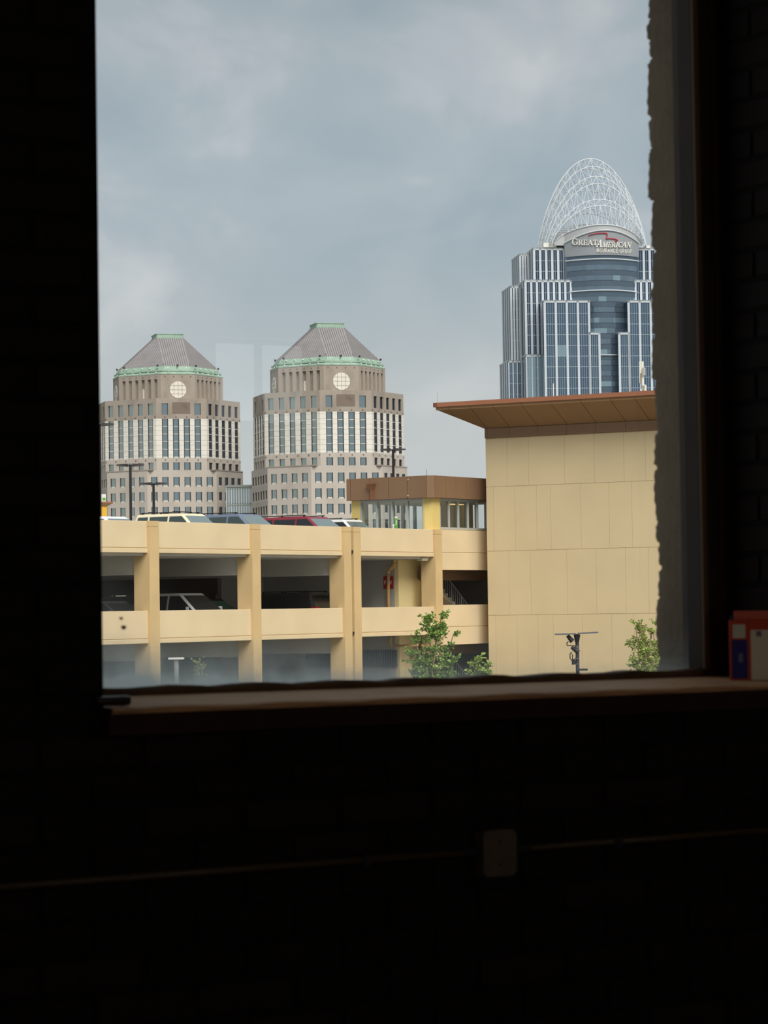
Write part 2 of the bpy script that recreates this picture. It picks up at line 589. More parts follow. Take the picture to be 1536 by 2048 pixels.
win = struct(rput(k, 'window_1', WOODF), 'old dark window frame with one large dusty pane')
k = MB()
n = 60
pv = None
for i in range(n + 1):                                                # bottom rail with uneven putty line
    s = sL + (sR - sL) * i / n
    zt = zRail + 0.0025 * math.sin(s * 31) + random.uniform(-0.0012, 0.0012)
    cur = [k.pt((s, QF, zSb - 0.03)), k.pt((s, QF, zt - 0.006)), k.pt((s, QF + 0.006, zt)), k.pt((s, 0.32, zt)), k.pt((s, 0.32, zSb - 0.03))]
    if pv:
        for a in range(4):
            k.f.append([pv[a], pv[a + 1], cur[a + 1], cur[a]])
    pv = cur
k.build('bottom_rail', mat('brown_bottom_rail', (96, 70, 48), 0.7, 0.25, 14), win)
k = MB()
k.box((sF, QF - 0.012, zRail), (sF + 0.016, QF, zTop))
k.build('bead', BEAD, win, bevel=0.003, label='thin bead along the right stile, lighter brown for its lit edge')
k = MB()
k.box((W.s(1434, 900, QF), QF - 0.006, zRail), (W.s(1440, 900, QF), QF, zTop))
k.build('bead', mat('dark_bead', (56, 40, 26), 0.6), win)
k = MB()
k.box((sF - 0.05, 0.2985, zRail - 0.01), (sF + 0.01, 0.31, zTop))
k.v, k.f = [], []
k.poly(((sL + 0.01, QG, zRail - 0.015), (sF + 0.02, QG, zRail - 0.015), (sF + 0.02, QG, zTop + 0.01), (sL + 0.01, QG, zTop + 0.01)))
k.build('pane', PANE, win, label='large clear pane, hazy with dust along the bottom left')
for (px, py, r_) in ((243, 1237, 3.2), (248, 1255, 4.6)):   # specks stuck on the glass
    s, z = W.hit(px, py, QG - 0.004)
    k = MB()
    rr = r_ / 870
    n = 10
    k.prism([(s + rr * (1 + 0.25 * math.sin(3 * a)) * math.cos(a), z + rr * (1 + 0.2 * math.cos(2 * a)) * math.sin(a)) for a in [2 * math.pi * j / n for j in range(n)]], QG - 0.004, QG - 0.001)
    k.build('dirt_speck', mat('grey_brown_dirt', (150, 126, 108), 0.9), win)
k = MB()
n = 60
pv = None
for i in range(n + 1):                                                # interior sill, slightly sloped and worn
    s = sL + (sR - sL) * i / n
    j = 0.0018 * math.sin(s * 23 + 1) + random.uniform(-0.0008, 0.0008)
    cur = [k.pt((s, -0.036, zSf - 0.012)), k.pt((s, -0.042 + j, zSf - 0.004 + j)), k.pt((s, -0.036, zSf + j * 0.5)), k.pt((s, QF + 0.01, zSb)), k.pt((s, QF + 0.01, zSf - 0.012))]
    if pv:
        for a in range(4):
            k.f.append([pv[a], pv[a + 1], cur[a + 1], cur[a]])
    pv = cur
k.build('window_sill', SILL, win, label='worn wooden window sill catching daylight')
k = MB()
k.box((sL - 0.002, -0.034, zb - 0.004), (sR + 0.3, 0.0, zSf - 0.010))
k.box((sL, 0.0, zb), (sR, QF + 0.02, zSf - 0.012))
k.build('sill_edge', SILLF, win, label='dark red-brown front edge below the sill')

# ---- things at the window
def rthing(name, label, cat, s, q, z, rz=0.0):
    p = W.wor(s, q, z)
    return thing(name, label, cat, p, W.rz + rz)
def sillz(q):
    return zSf + (zSb - zSf) * (q + 0.036) / (QF + 0.046)
REDB = mat('orange_red_cardboard', (190, 66, 38), 0.6)
qb = 0.12
s0, _ = W.hit(1459, 1300, qb)
zb0 = sillz(0.02) + 0.002
P0 = W.wor(s0, qb, zb0)
Bx = Fr((P0.x, P0.y), 97.0)                       # the box front stands square to the diagonal of the room
bh = Bx.z(1480, 1240, 0) - zb0
bxw, bxd = 0.125, 0.05
t = thing('cardboard_box', 'red cardboard box with white labels on the sill right of the window', 'box', P0, Bx.rz)
k = MB(); k.box((0, 0, 0), (bxw, bxd, bh)); k.build('carton', REDB, t, bevel=0.002)
k = MB(); k.box((0.012, 0.012, bh), (bxw, bxd, bh + Bx.z(1480, 1222, 0) - Bx.z(1480, 1240, 0))); k.build('lid_flap', mat('faded_red_cardboard', (206, 100, 82), 0.6), t, bevel=0.002)
def decal(name, px0, py0, px1, py1, rgb, y=-0.0012):
    a = Bx.hit(px0, py0, 0); b = Bx.hit(px1, py1, 0)
    k = MB(); k.box((a[0], y, max(b[1] - zb0, 0.002)), (min(b[0], bxw - 0.001), 0.0005, a[1] - zb0))
    return k.build(name, mat('print_%d_%d_%d' % rgb, rgb, 0.6), t)
decal('small_label', 1465, 1249, 1491, 1276, (206, 206, 186))
decal('blue_panel', 1463, 1280, 1496, 1357, (38, 40, 112))
decal('white_label', 1501, 1260, 1570, 1361, (222, 214, 190))
decal('label_mark', 1512, 1262, 1523, 1273, (120, 116, 128), y=-0.0018)
decal('panel_mark', 1477, 1307, 1486, 1324, (110, 116, 136), y=-0.0018)
k = MB(); k.box((0.003, 0.012, bh), (0.011, 0.04, bh + 0.010)); k.build('tape_end', mat('navy_tape', (40, 42, 66), 0.5), t)

s1, z1_ = W.hit(208, 1389, -0.005)
s2, _ = W.hit(258, 1391, -0.005)
t = rthing('marker_pen', 'dark glossy pen lying at the left end of the window sill', 'pen', s1, -0.005, sillz(-0.005) + 0.0)
k = MB()
r_ = 0.0105
k.rod((-0.02, 0, r_ + 0.001), (s2 - s1 - 0.016, 0, r_ + 0.001), r_, 14)
k.build('barrel', mat('black_gloss_plastic', (30, 30, 34), 0.15, spec=0.6), t, smooth=False)
k = MB()
k.rod((s2 - s1 - 0.016, 0, r_ + 0.001), (s2 - s1, 0, r_ + 0.001), r_ * 1.08, 14, r_ * 0.9)
k.build('cap', mat('black_gloss_cap', (24, 24, 30), 0.2, spec=0.6), t)

# conduit and junction box on the brick wall below
qc = -0.022
zc0 = W.z(300, 1752, qc); zc1 = W.z(1400, 1670, qc)
zcm = (zc0 + zc1) / 2
COND = mat('dull_conduit', (60, 46, 24), 0.45, spec=0.5)
t = rthing('electrical_conduit', 'thin dull conduit pipe running along the wall under the window', 'conduit', 0, 0, 0)
sa_, sb_, sc_ = W.s(-140, 1780, qc), W.s(966, 1700, qc), W.s(1034, 1700, qc)
k = MB(); k.rod((sa_, qc, zcm), (sb_, qc, zcm), 0.0085, 12); k.build('pipe', COND, t, smooth=True)
k = MB(); k.rod((sc_, qc, zcm), (W.s(1640, 1650, qc), qc, zcm), 0.0085, 12); k.build('pipe', COND, t, smooth=True)
for px in (730, 1233):
    s = W.s(px, 1690, qc)
    k = MB(); k.box((s - 0.011, qc - 0.011, zcm - 0.012), (s + 0.011, -0.007, zcm + 0.012)); k.build('strap', BLACKM, t, bevel=0.002)
for px in (938, 1044):
    s = W.s(px, 1690, qc)
    k = MB(); k.rod((s - 0.018, qc, zcm), (s + 0.018, qc, zcm), 0.012, 12); k.build('connector', BLACKM, t)
a = W.hit(966, 1662, -0.048); b = W.hit(1034, 1750, -0.048)
t = rthing('junction_box', 'grey metal junction box on the wall below the window', 'electrical box', (a[0] + b[0]) / 2, -0.007, b[1])
hw, hh = (b[0] - a[0]) / 2, a[1] - b[1]
OUTM = mat('dull_grey_steel', (84, 72, 58), 0.6, 0.15, 20)
k = MB(); k.box((-hw + 0.003, -0.038, 0.002), (hw - 0.003, 0, hh - 0.002)); k.build('back_box', OUTM, t, bevel=0.003)
k = MB()
c = 0.010
k.prism([(-hw + c, 0), (hw - c, 0), (hw, c), (hw, hh - c), (hw - c, hh), (-hw + c, hh), (-hw, hh - c), (-hw, c)], -0.042, -0.038)
k.build('cover_plate', OUTM, t)
for dz in (0.25, 0.75):
    k = MB(); k.rod((0, -0.044, hh * dz), (0, -0.041, hh * dz), 0.004, 8); k.build('screw', DARK, t)

# ================================================================== GROUND
k = MB(); k.box((-2500, 12, -0.5), (2500, 3500, 0)); struct(k.build('ground', mat('grey_asphalt_ground', (128, 126, 118), 0.95, 0.15, 0.05)), 'asphalt and paving of the streets far below')

# ================================================================== PARKING GARAGE
def proj(p):
    d = Vector(p) - CAM
    f = d.dot(F0)
    return 768 + FPX * d.dot(CR) / f, 1024 - FPX * d.dot(CU) / f
def hitS(fr, x, y, s):
    d = ray(x, y)
    t = (s - (CAM - fr.O).dot(fr.ex)) / d.dot(fr.ex)
    p = CAM + d * t
    return (p - fr.O).dot(fr.ey), p.z
G = Fr(at(318.8, 1150, 96.0), 33.83)
garage = thing('parking_garage', 'cream concrete parking garage with open decks full of parked cars', 'parking garage', (G.O.x, G.O.y, 0), G.rz)
QP = 0.10
zR = (G.z(319, 1043, QP), G.z(319, 1096.5, QP), G.z(319, 1106, QP))
z2 = (G.z(320, 1221.2, QP), G.z(320, 1276.8, QP), G.z(320, 1286.2, QP))
LV = zR[0] - z2[0]
z1_ = tuple(v - LV for v in z2)
cols = [(299.2, 318.8), (505, 521.8), (688.5, 703.4), (708, 722.4), (871.3, 885.1)]
cs = [(G.s(a, 1150, 0), G.s(b, 1150, 0)) for a, b in cols]
cwid = cs[0][1] - cs[0][0]
bay = cs[1][0] - cs[0][0]
left = [(cs[0][0] - bay * i, cs[0][1] - bay * i) for i in (4, 3, 2, 1)]
cs = left + cs
zcap = G.z(319, 1053.5, 0)
for (a, b) in cs:
    k = MB()
    d = 0.72
    k.box((a, 0, 0), (b, d, zcap - 0.008))
    k.box((a + 0.015, 0.015, zcap - 0.008), (b - 0.015, d - 0.015, zcap + 0.008))
    k.box((a, 0, zcap + 0.008), (b, d, zR[0] + 0.01))
    k.build('column', COLM, garage)
DECKS = [zR[0] - 1.18, z2[0] - 1.07, z1_[0] - 1.07]
ends = []
for i in range(len(cs) - 1):
    a, b = cs[i][1], cs[i + 1][0]
    if b - a < 0.6:
        continue
    for zz in (zR, z2, z1_):
        k = MB(); k.box((a, QP, zz[1] + 0.012), (b, QP + 0.18, zz[0])); k.build('parapet_panel', CREAM, garage, bevel=0.012)
        k = MB(); k.box((a, QP + 0.02, zz[1] - 0.012), (b, QP + 0.16, zz[1] + 0.012)); k.build('panel_joint', TANJ, garage)
        k = MB(); k.box((a, QP - 0.02, zz[2]), (b, QP + 0.2, zz[1] - 0.012)); k.build('panel_lip', CREAM2, garage, bevel=0.012)
sJ0, sJ1 = cs[-3][1], cs[-2][0]                       # expansion joint between the twin columns
k = MB(); k.box((sJ0, 0.25, 0), (sJ1, 0.5, zR[0] - 0.4)); k.build('expansion_joint', mat('brown_joint_filler', (126, 88, 58), 0.9), garage)
for zz in (zR[1], z2[1]):
    k = MB(); k.rod(((sJ0 + sJ1) / 2, 0.12, zz - 0.5), ((sJ0 + sJ1) / 2, 0.12, zz), 0.04, 8); k.box((sJ0 - 0.02, 0.02, zz - 0.06), (sJ1 + 0.02, 0.2, zz + 0.05)); k.build('drain_scupper', DARK, garage)
s_end = G.s(1010, 1100, 0.1)
sCa, sCb = cs[-1]
k = MB()
for i, zd in enumerate(DECKS):
    k.box((cs[0][0] - 70, QP + 0.3, zd - 0.06), (s_end, 46, zd)); k.box((cs[0][0] - 70, QP + 0.17, zd - 0.06), (s_end, QP + 0.5, zd + 0.3))
k.build('deck_slab', CONC, garage)
for (a, b) in cs[:-2]:
    for zd in DECKS[:2]:
        c = (a + b) / 2
        zgb = zd - 0.06 - 0.68
        k = MB(); k.box((c - 0.14, 0.7, zgb), (c + 0.14, 39.8, zd - 0.06)); k.build('girder', CONC, garage)
def end_holes():
    hs = []
    for (x0, y0, x1, y1) in ((219, 1190, 252, 1198.5), (431, 1189, 437.5, 1204), (439, 1189, 455, 1204)):
        q0, z0 = hitS(G, x0, y1, s_end); q1, z1 = hitS(G, x1, y0, s_end)
        hs.append((-q0, -q1, z0, z1))
    return hs
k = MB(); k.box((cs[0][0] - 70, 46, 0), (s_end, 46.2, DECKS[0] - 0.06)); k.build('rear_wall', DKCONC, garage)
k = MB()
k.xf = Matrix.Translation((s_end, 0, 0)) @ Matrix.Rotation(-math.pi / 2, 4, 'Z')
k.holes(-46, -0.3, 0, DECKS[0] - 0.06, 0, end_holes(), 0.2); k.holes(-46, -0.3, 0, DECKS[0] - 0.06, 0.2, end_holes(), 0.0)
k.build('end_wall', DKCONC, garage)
# core (stair and lift shaft) : yellow front, grey side
qy = 1.3
sCore = G.s(797, 1160, qy)
k = MB(); k.box((sCore, qy, 0), (sCb + 1.0, qy + 0.2, DECKS[0] - 0.06)); k.build('core_front_wall', mat('pale_yellow_render', (232, 212, 156), 0.85, 0.05, 0.8), garage)
k = MB(); k.box((sCore + 0.002, qy + 0.2, 0), (sCore + 0.2, qy + 7, DECKS[0] - 0.06)); k.build('core_side_wall', GREYW, garage)
k = MB(); k.box((sCore - 3.0, qy + 7, 0), (sCore + 0.2, qy + 7.2, DECKS[0] - 0.06)); k.build('core_side_wall', GREYW, garage)
k = MB(); k.box((G.s(845.5, 1180, 1.22), 1.22, z2[0] - 0.9), (G.s(849.5, 1180, 1.22), 1.3, G.z(847, 1147, 1.25))); k.build('door_frame', mat('dark_brown_door_frame', (92, 62, 42), 0.7), garage)
qa, za = hitS(G, 728, 1300, sCore); qb_, zb_ = hitS(G, 795, 1335, sCore)
k = MB(); k.box((sCore - 0.02, qb_, zb_), (sCore, qa + 3, za)); k.build('vent_backing', DARK, garage)
q = qb_
i = 0
while q < qa + 1 and i < 60:
    k = MB(); k.box((sCore - 0.07, q, zb_), (sCore - 0.02, q + 0.05, za)); k.build('vent_slat', mat('blue_grey_slat', (96, 104, 112), 0.6), garage)
    q += 0.115; i += 1
# pipes
PIPE = mat('ochre_pipe', (206, 166, 106), 0.6)
def pt_s(x, y, s): 
    q_, z_ = hitS(G, x, y, s); return (s, q_, z_)
sp_ = sCore - 0.16
k = MB()
pts = [pt_s(789, 1108, sp_), pt_s(789, 1126, sp_), pt_s(786, 1133, sp_), pt_s(778.5, 1140, sp_), pt_s(776.5, 1147, sp_), pt_s(777, 1240, sp_)]
k.tube(pts, 0.068, 10)
pp = k.build('drain_pipe', PIPE, garage, smooth=True)
for (x, y) in ((787.5, 1131), (782, 1137), (777, 1145)):
    k = MB(); p = Vector(pt_s(x, y, sp_)); k.rod(p - Vector((0, 0.0, 0.035)), p + Vector((0, 0.0, 0.035)), 0.082, 10)
    k.build('pipe_collar', PIPE, pp)
k = MB()
k.tube([pt_s(781, 1272, sp_), pt_s(781, 1290, sp_), pt_s(786, 1292.5, sp_), pt_s(836, 1290, sp_)], 0.06, 10)
k.build('drain_pipe', PIPE, garage, smooth=True)
p = G.hit(848, 1290, 0.55)
k = MB(); k.tube([(p[0] - 0.2, 0.55, p[1]), (p[0], 0.55, p[1] - 0.05), (p[0], 0.55, 0.0)], 0.06, 10); k.build('drain_pipe', PIPE, garage, smooth=True)
# fire valve sign
q0, zz0 = hitS(G, 767.0, 1152.8, sCore); q1, zz1 = hitS(G, 787, 1177.5, sCore)
sg = thing('wall_sign', 'red sign with white letters F and V behind the ochre pipe', 'sign', G.wor(sCore - 0.001, (q0 + q1) / 2, zz1), G.rz)
hw = abs(q0 - q1) / 2; hh = zz0 - zz1
k = MB(); k.box((-0.02, -hw, 0), (0, hw, hh)); k.build('panel', REDP, sg)
def glyph_rods(k, segs, y0, z0, sc, x, th):
    for (a, b, c, d) in segs:                    # flat strokes in the plane x = const; left of the reader is +y
        p = Vector((x, y0 - a * sc, z0 + b * sc)); q_ = Vector((x, y0 - c * sc, z0 + d * sc))
        n_ = (q_ - p).normalized(); s_ = Vector((0, -n_.z, n_.y)) * th / 2
        k.hexa([p - s_, q_ - s_, q_ + s_, p + s_] + [v + Vector((-0.004, 0, 0)) for v in (p - s_, q_ - s_, q_ + s_, p + s_)])
k = MB(); glyph_rods(k, [(0, 0, 0, 1), (0, 1, .55, 1), (0, .52, .45, .52)], hw * 0.78, hh * 0.34, hh * 0.30, -0.021, 0.034); k.build('letter_f', WHITEP, sg)
k = MB(); glyph_rods(k, [(0, 1, .3, 0), (.3, 0, .6, 1)], -hw * 0.30, hh * 0.34, hh * 0.30, -0.021, 0.034); k.build('letter_v', WHITEP, sg)
# light fitting under the roof panel
s_, z_ = G.hit(844.5, 1114, 0.35)
k = MB(); k.box((s_ - 0.22, 0.2, zR[2] - 0.17), (s_ + 0.22, 0.5, zR[2] - 0.03)); k.build('wall_light', mat('pale_grey_fitting', (206, 200, 184), 0.5), garage, bevel=0.03)
# right end bay with the open stair
TOPR = (G.z(886, 1060, QP), G.z(886, 1104.8, QP), G.z(886, 1140, QP))
LOWR = (G.z(886, 1210, QP), G.z(886, 1254, QP), G.z(886, 1290, QP))
for zz in (TOPR, LOWR):
    k = MB(); k.box((sCb, QP, zz[1] + 0.01), (s_end, QP + 0.2, zz[0])); k.build('parapet_panel', CREAM, garage, bevel=0.01)
    k = MB(); k.box((sCb, QP + 0.02, zz[1] - 0.01), (s_end, QP + 0.2, zz[1] + 0.01)); k.build('panel_joint', TANJ, garage)
    k = MB(); k.box((sCb, QP, zz[2]), (s_end, QP + 0.2, zz[1] - 0.01)); k.build('spandrel_panel', CREAM, garage, bevel=0.01)
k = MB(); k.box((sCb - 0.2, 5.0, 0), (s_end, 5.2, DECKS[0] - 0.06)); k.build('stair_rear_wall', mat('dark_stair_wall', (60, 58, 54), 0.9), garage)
for zz in (TOPR[2] - 0.42, LOWR[2] - 0.42):
    k = MB(); k.box((sCb, 0.9, zz), (s_end, 1.2, zz + 0.55)); k.build('stair_beam', mat('brown_beam', (120, 92, 66), 0.9), garage)
for (x0, y0, x1, y1) in ((951, 1183.5, 960, 1195), (969, 1183, 976, 1194)):
    a = G.hit(x0, y1, 4.98); b = G.hit(x1, y0, 4.98)
    k = MB(); k.box((a[0], 4.96, a[1]), (b[0], 5.0, b[1])); k.build('notice', mat('pale_notice', (230, 230, 220), 0.6, emit=None), garage)
for dz in (0, -LV):
    a = G.hit(884, 1182, 1.6); b = G.hit(906, 1207, 1.6)
    k = MB()
    nst = 7
    run, rise = 0.27, 0.18
    s0_, z0_ = b[0] + 0.27, b[1] - 0.1 + dz
    prof = [(s0_, z0_ - rise)]
    for j in range(nst):
        prof += [(s0_ - j * run, z0_ + j * rise), (s0_ - (j + 1) * run, z0_ + j * rise)]
    prof += [(s0_ - nst * run, z0_ + (nst - 1) * rise - 0.35)]
    k.prism(prof, 1.5, 2.6); k.build('stair_flight', CREAM, garage)
    A = Vector((0, 0, 0))
    ra = G.hit(886, 1143, 1.42); rb = G.hit(938, 1213, 1.42)
    k = MB()
    f = lambda u: (ra[0] + (rb[0] - ra[0]) * u, 1.42, ra[1] + (rb[1] - ra[1]) * u + dz)
    k.rod(f(-0.25), f(1.05), 0.025, 6)
    lo = lambda u: (f(u)[0], 1.42, f(u)[2] - 0.85)
    k.rod(lo(-0.25), lo(1.05), 0.018, 5)
    k.build('handrail', GALV, garage)
    for j in range(17):
        u = -0.2 + j * 0.075
        k = MB(); k.rod(f(u), lo(u), 0.026 if j % 5 == 2 else 0.011, 5); k.build('baluster', GALV, garage)

# ================================================================== GLASS PAVILION ON THE DECK
pav = thing('stair_pavilion', 'glazed stair pavilion with brown fascia and yellow columns on the garage deck', 'pavilion', (G.O.x, G.O.y, DECKS[0]), G.rz)
dz0 = DECKS[0]
zbt, zbb = G.z(869.5, 950.8, 0), G.z(869.5, 995.1, 0)
sa_ = G.s(869.5, 970, 0)
lo_, hi_ = 0.05, 2.0
for _ in range(40):
    c = (lo_ + hi_) / 2
    if proj(G.wor(sa_ - c, c, 14))[0] > 852.8: lo_ = c
    else: hi_ = c
ch = c
sb = sa_ - ch
qe = hitS(G, 692.4, 980, sb)[0]
s_r = G.s(974, 980, 0) + 1.6
def Z(v): return v - dz0
k = MB()                                                  # dark backing band and roof
pl = [(sb + 0.04, qe), (sb + 0.04, ch + 0.03), (sa_ + 0.03, 0.04), (s_r, 0.04), (s_r, qe)]
lo = [k.pt((a, b, Z(zbb) + 0.01)) for a, b in pl]; hi = [k.pt((a, b, Z(zbt) - 0.01)) for a, b in pl]
for i in range(5):
    k.f.append([lo[i], lo[(i + 1) % 5], hi[(i + 1) % 5], hi[i]])
k.f.append(lo[::-1]); k.f.append(hi)
k.build('flat_roof', JOINT, pav)
qs = [qe] + [hitS(G, x, 975, sb)[0] for x in (700.8, 739, 776.9, 814.4)] + [ch]
for a, b in zip(qs[:-1], qs[1:]):
    k = MB(); k.box((sb, b + 0.012, Z(zbb)), (sb + 0.05, a - 0.012, Z(zbt))); k.build('fascia_panel', BROWN, pav)
k = MB()
g = 0.01
k.hexa([(sb, ch - g, Z(zbb)), (sa_ - g, 0, Z(zbb)), (sa_, 0.05, Z(zbb)), (sb + 0.05, ch, Z(zbb)), (sb, ch - g, Z(zbt)), (sa_ - g, 0, Z(zbt)), (sa_, 0.05, Z(zbt)), (sb + 0.05, ch, Z(zbt))])
k.build('fascia_panel', BROWN, pav)
ss = [G.s(x, 975, 0) for x in (869.6, 892, 912, 933, 952, 975)] + [s_r]
for a, b in zip(ss[:-1], ss[1:]):
    k = MB(); k.box((a + 0.008, 0, Z(zbb)), (b - 0.008, 0.05, Z(zbt))); k.build('fascia_panel', BROWN, pav)
k = MB()                                                  # scupper box and downpipe
q0 = hitS(G, 745, 975, sb)[0]
zt_ = hitS(G, 743, 966.5, sb)[1]; zb2 = hitS(G, 743, 1000, sb)[1]
for (w_, d_, za_, zb3) in ((0.38, 0.22, zt_ - 0.06, zt_),):
    k.box((sb - d_, q0 - w_ / 2, Z(za_)), (sb, q0 + w_ / 2, Z(zb3)))
k.hexa([(sb - 0.10, q0 - 0.09, Z(zt_ - 0.3)), (sb, q0 - 0.09, Z(zt_ - 0.3)), (sb, q0 + 0.09, Z(zt_ - 0.3)), (sb - 0.10, q0 + 0.09, Z(zt_ - 0.3)),
        (sb - 0.2, q0 - 0.17, Z(zt_ - 0.06)), (sb, q0 - 0.17, Z(zt_ - 0.06)), (sb, q0 + 0.17, Z(zt_ - 0.06)), (sb - 0.2, q0 + 0.17, Z(zt_ - 0.06))])
k.box((sb - 0.10, q0 - 0.08, Z(zb2)), (sb - 0.001, q0 + 0.08, Z(zt_ - 0.3)))
k.build('scupper_box', mat('bronze_scupper', (128, 84, 56), 0.5), pav)
for y in (959.5, 991.5):
    q_, z_ = hitS(G, 816.3, y, sb)
    k = MB(); k.rod((sb - 0.03, q_, Z(z_)), (sb, q_, Z(z_)), 0.035, 8); k.build('fixing', ALU, pav)
sg_ = sb + 0.32                                            # glazing planes
qg_ = 0.30
zs_ = G.z(900, 1059.5, qg_)
ql = [hitS(G, x, 1030, sg_)[0] for x in (723, 754.4, 784.8, 815.8, 846.7)]
for q_ in ql:
    k = MB(); k.box((sg_ - 0.06, q_ - 0.03, 0), (sg_ + 0.09, q_ + 0.03, Z(zbb))); k.build('mullion', ALU, pav)
k = MB(); k.box((sg_ - 0.04, ql[-1], Z(zbb) - 0.1), (sg_ + 0.07, ql[0], Z(zbb))); k.build('head_rail', ALU, pav)
for a, b in zip(ql[:-1], ql[1:]):
    k = MB(); k.poly(((sg_ + 0.01, b + 0.03, 0.02), (sg_ + 0.01, a - 0.03, 0.02), (sg_ + 0.01, a - 0.03, Z(zbb) - 0.1), (sg_ + 0.01, b + 0.03, Z(zbb) - 0.1))); k.build('glass_pane', LGLASS, pav)
sr_ = [G.s(x, 1030, qg_) for x in (877.3, 896.7, 915.4, 934.6, 953.5, 972.7)] + [s_r]
for s_ in sr_:
    k = MB(); k.box((s_ - 0.035, qg_ - 0.06, Z(zs_)), (s_ + 0.035, qg_ + 0.09, Z(zbb))); k.build('mullion', ALU, pav)
for zz in (Z(zbb) - 0.1, Z(zs_)):
    k = MB(); k.box((sr_[0], qg_ - 0.04, zz), (s_r, qg_ + 0.07, zz + 0.1)); k.build('head_rail', ALU, pav)
for a, b in zip(sr_[:-1], sr_[1:]):
    k = MB(); k.poly(((a + 0.035, qg_ + 0.01, Z(zs_) + 0.1), (b - 0.035, qg_ + 0.01, Z(zs_) + 0.1), (b - 0.035, qg_ + 0.01, Z(zbb) - 0.1), (a + 0.035, qg_ + 0.01, Z(zbb) - 0.1))); k.build('glass_pane', LGLASS, pav)
k = MB(); k.box((sr_[0] - 0.05, 0.28, -0.1), (s_r, 0.45, Z(zs_))); k.build('plinth', YEL, pav)
k = MB()                                                  # corner column, chamfered
s1c, q1c = sg_ - 0.06, ql[-1] - 0.03
k_ = [(s1c, q1c), (s1c, ch + 0.28), (sa_ + 0.14, 0.22), (sr_[0] - 0.03, 0.22), (sr_[0] - 0.03, q1c)]
lo = [k.pt((a, b, 0)) for a, b in k_]; hi = [k.pt((a, b, Z(zbb))) for a, b in k_]
for i in range(5):
    k.f.append([lo[i], lo[(i + 1) % 5], hi[(i + 1) % 5], hi[i]])
k.f.append(lo[::-1]); k.f.append(hi)
k.build('corner_column', YEL, pav)
qc_ = hitS(G, 705, 1030, sg_)[0]
k = MB(); k.box((sg_ - 0.06, ql[0] + 0.03, 0), (sg_ + 0.3, qc_, Z(zbb))); k.build('end_column', YEL, pav)
nb = 6                                                    # far glazing
for i in range(nb + 1):
    s_ = sg_ + (s_r - sg_) * i / nb
    k = MB(); k.box((s_ - 0.035, qc_ - 0.15, 0), (s_ + 0.035, qc_, Z(zbb))); k.build('mullion', ALU, pav)
    if i < nb:
        k = MB(); x1_ = s_ + (s_r - sg_) / nb - 0.035; k.poly(((s_ + 0.035, qc_ - 0.09, 0.02), (x1_, qc_ - 0.09, 0.02), (x1_, qc_ - 0.09, Z(zbb)), (s_ + 0.035, qc_ - 0.09, Z(zbb)))); k.build('glass_pane', LGLASS, pav)
k = MB(); k.box((sg_ + 0.1, 0.45, Z(zbb) - 0.12), (s_r - 0.1, qc_ - 0.2, Z(zbb))); k.build('ceiling_panel', mat('pale_ceiling', (214, 208, 192), 0.8), pav)
k = MB(); k.box((s_r - 0.9, 1.6, 0), (s_r - 0.2, qc_ - 1.4, Z(zbb) - 0.12)); k.build('lift_shaft', mat('beige_lift_shaft', (196, 188, 166), 0.8), pav)
a_ = G.hit(901, 1006, 1.6); b_ = G.hit(924, 1010, 1.6)
k = MB(); k.box((a_[0], 1.5, Z(b_[1])), (b_[0], 1.75, Z(a_[1]))); k.build('ceiling_lamp', mat('warm_lamp', (255, 220, 150), 0.5, emit=((255, 214, 140), 1.0)), pav)
# green sign just inside the parapet, and a white vent cap
s_, z_ = G.hit(791.5, 1056, 0.75)
zt_ = G.z(791.5, 1033, 0.75)
t = thing('parking_sign', 'small green sign with white markings before the pavilion glass', 'sign', G.wor(s_, 0.75, dz0), G.rz)
k = MB(); k.rod((0, 0, 0), (0, 0, zt_ - dz0), 0.02, 6); k.build('post', GALV, t)
k = MB(); k.box((-0.10, -0.03, z_ - dz0 - 0.02), (0.10, -0.02, zt_ - dz0 - 0.07)); k.build('green_panel', mat('sign_green', (96, 170, 70), 0.5), t)
k = MB(); k.box((-0.10, -0.032, zt_ - dz0 - 0.07), (0.10, -0.02, zt_ - dz0)); k.build('white_panel', WHITEP, t)
k = MB()
hgt = zt_ - z_
for (x0, z0, x1, z1) in ((-.05, .62, .05, .66), (-.01, .5, .05, .62), (-.05, .42, .05, .46), (-.05, .3, .0, .42), (-.05, .28, .06, .32)):
    k.box((x0, -0.036, z_ - dz0 + z0 * hgt), (x1, -0.03, z_ - dz0 + z1 * hgt))
k.build('marking', WHITEP, t)
s_, z_ = G.hit(786.5, 1056, 0.5)
t = thing('vent_pipe', 'short white vent cap beside the small green sign', 'vent', G.wor(s_, 0.5, dz0), G.rz)
zt_ = G.z(786.5, 1049, 0.5) - dz0
k = MB(); k.rod((0, 0, 0), (0, 0, zt_ - 0.06), 0.035, 10); k.build('pipe', WHITEP, t)
k = MB(); k.rod((0, 0, zt_ - 0.07), (0, 0, zt_), 0.055, 10); k.build('cap', WHITEP, t)

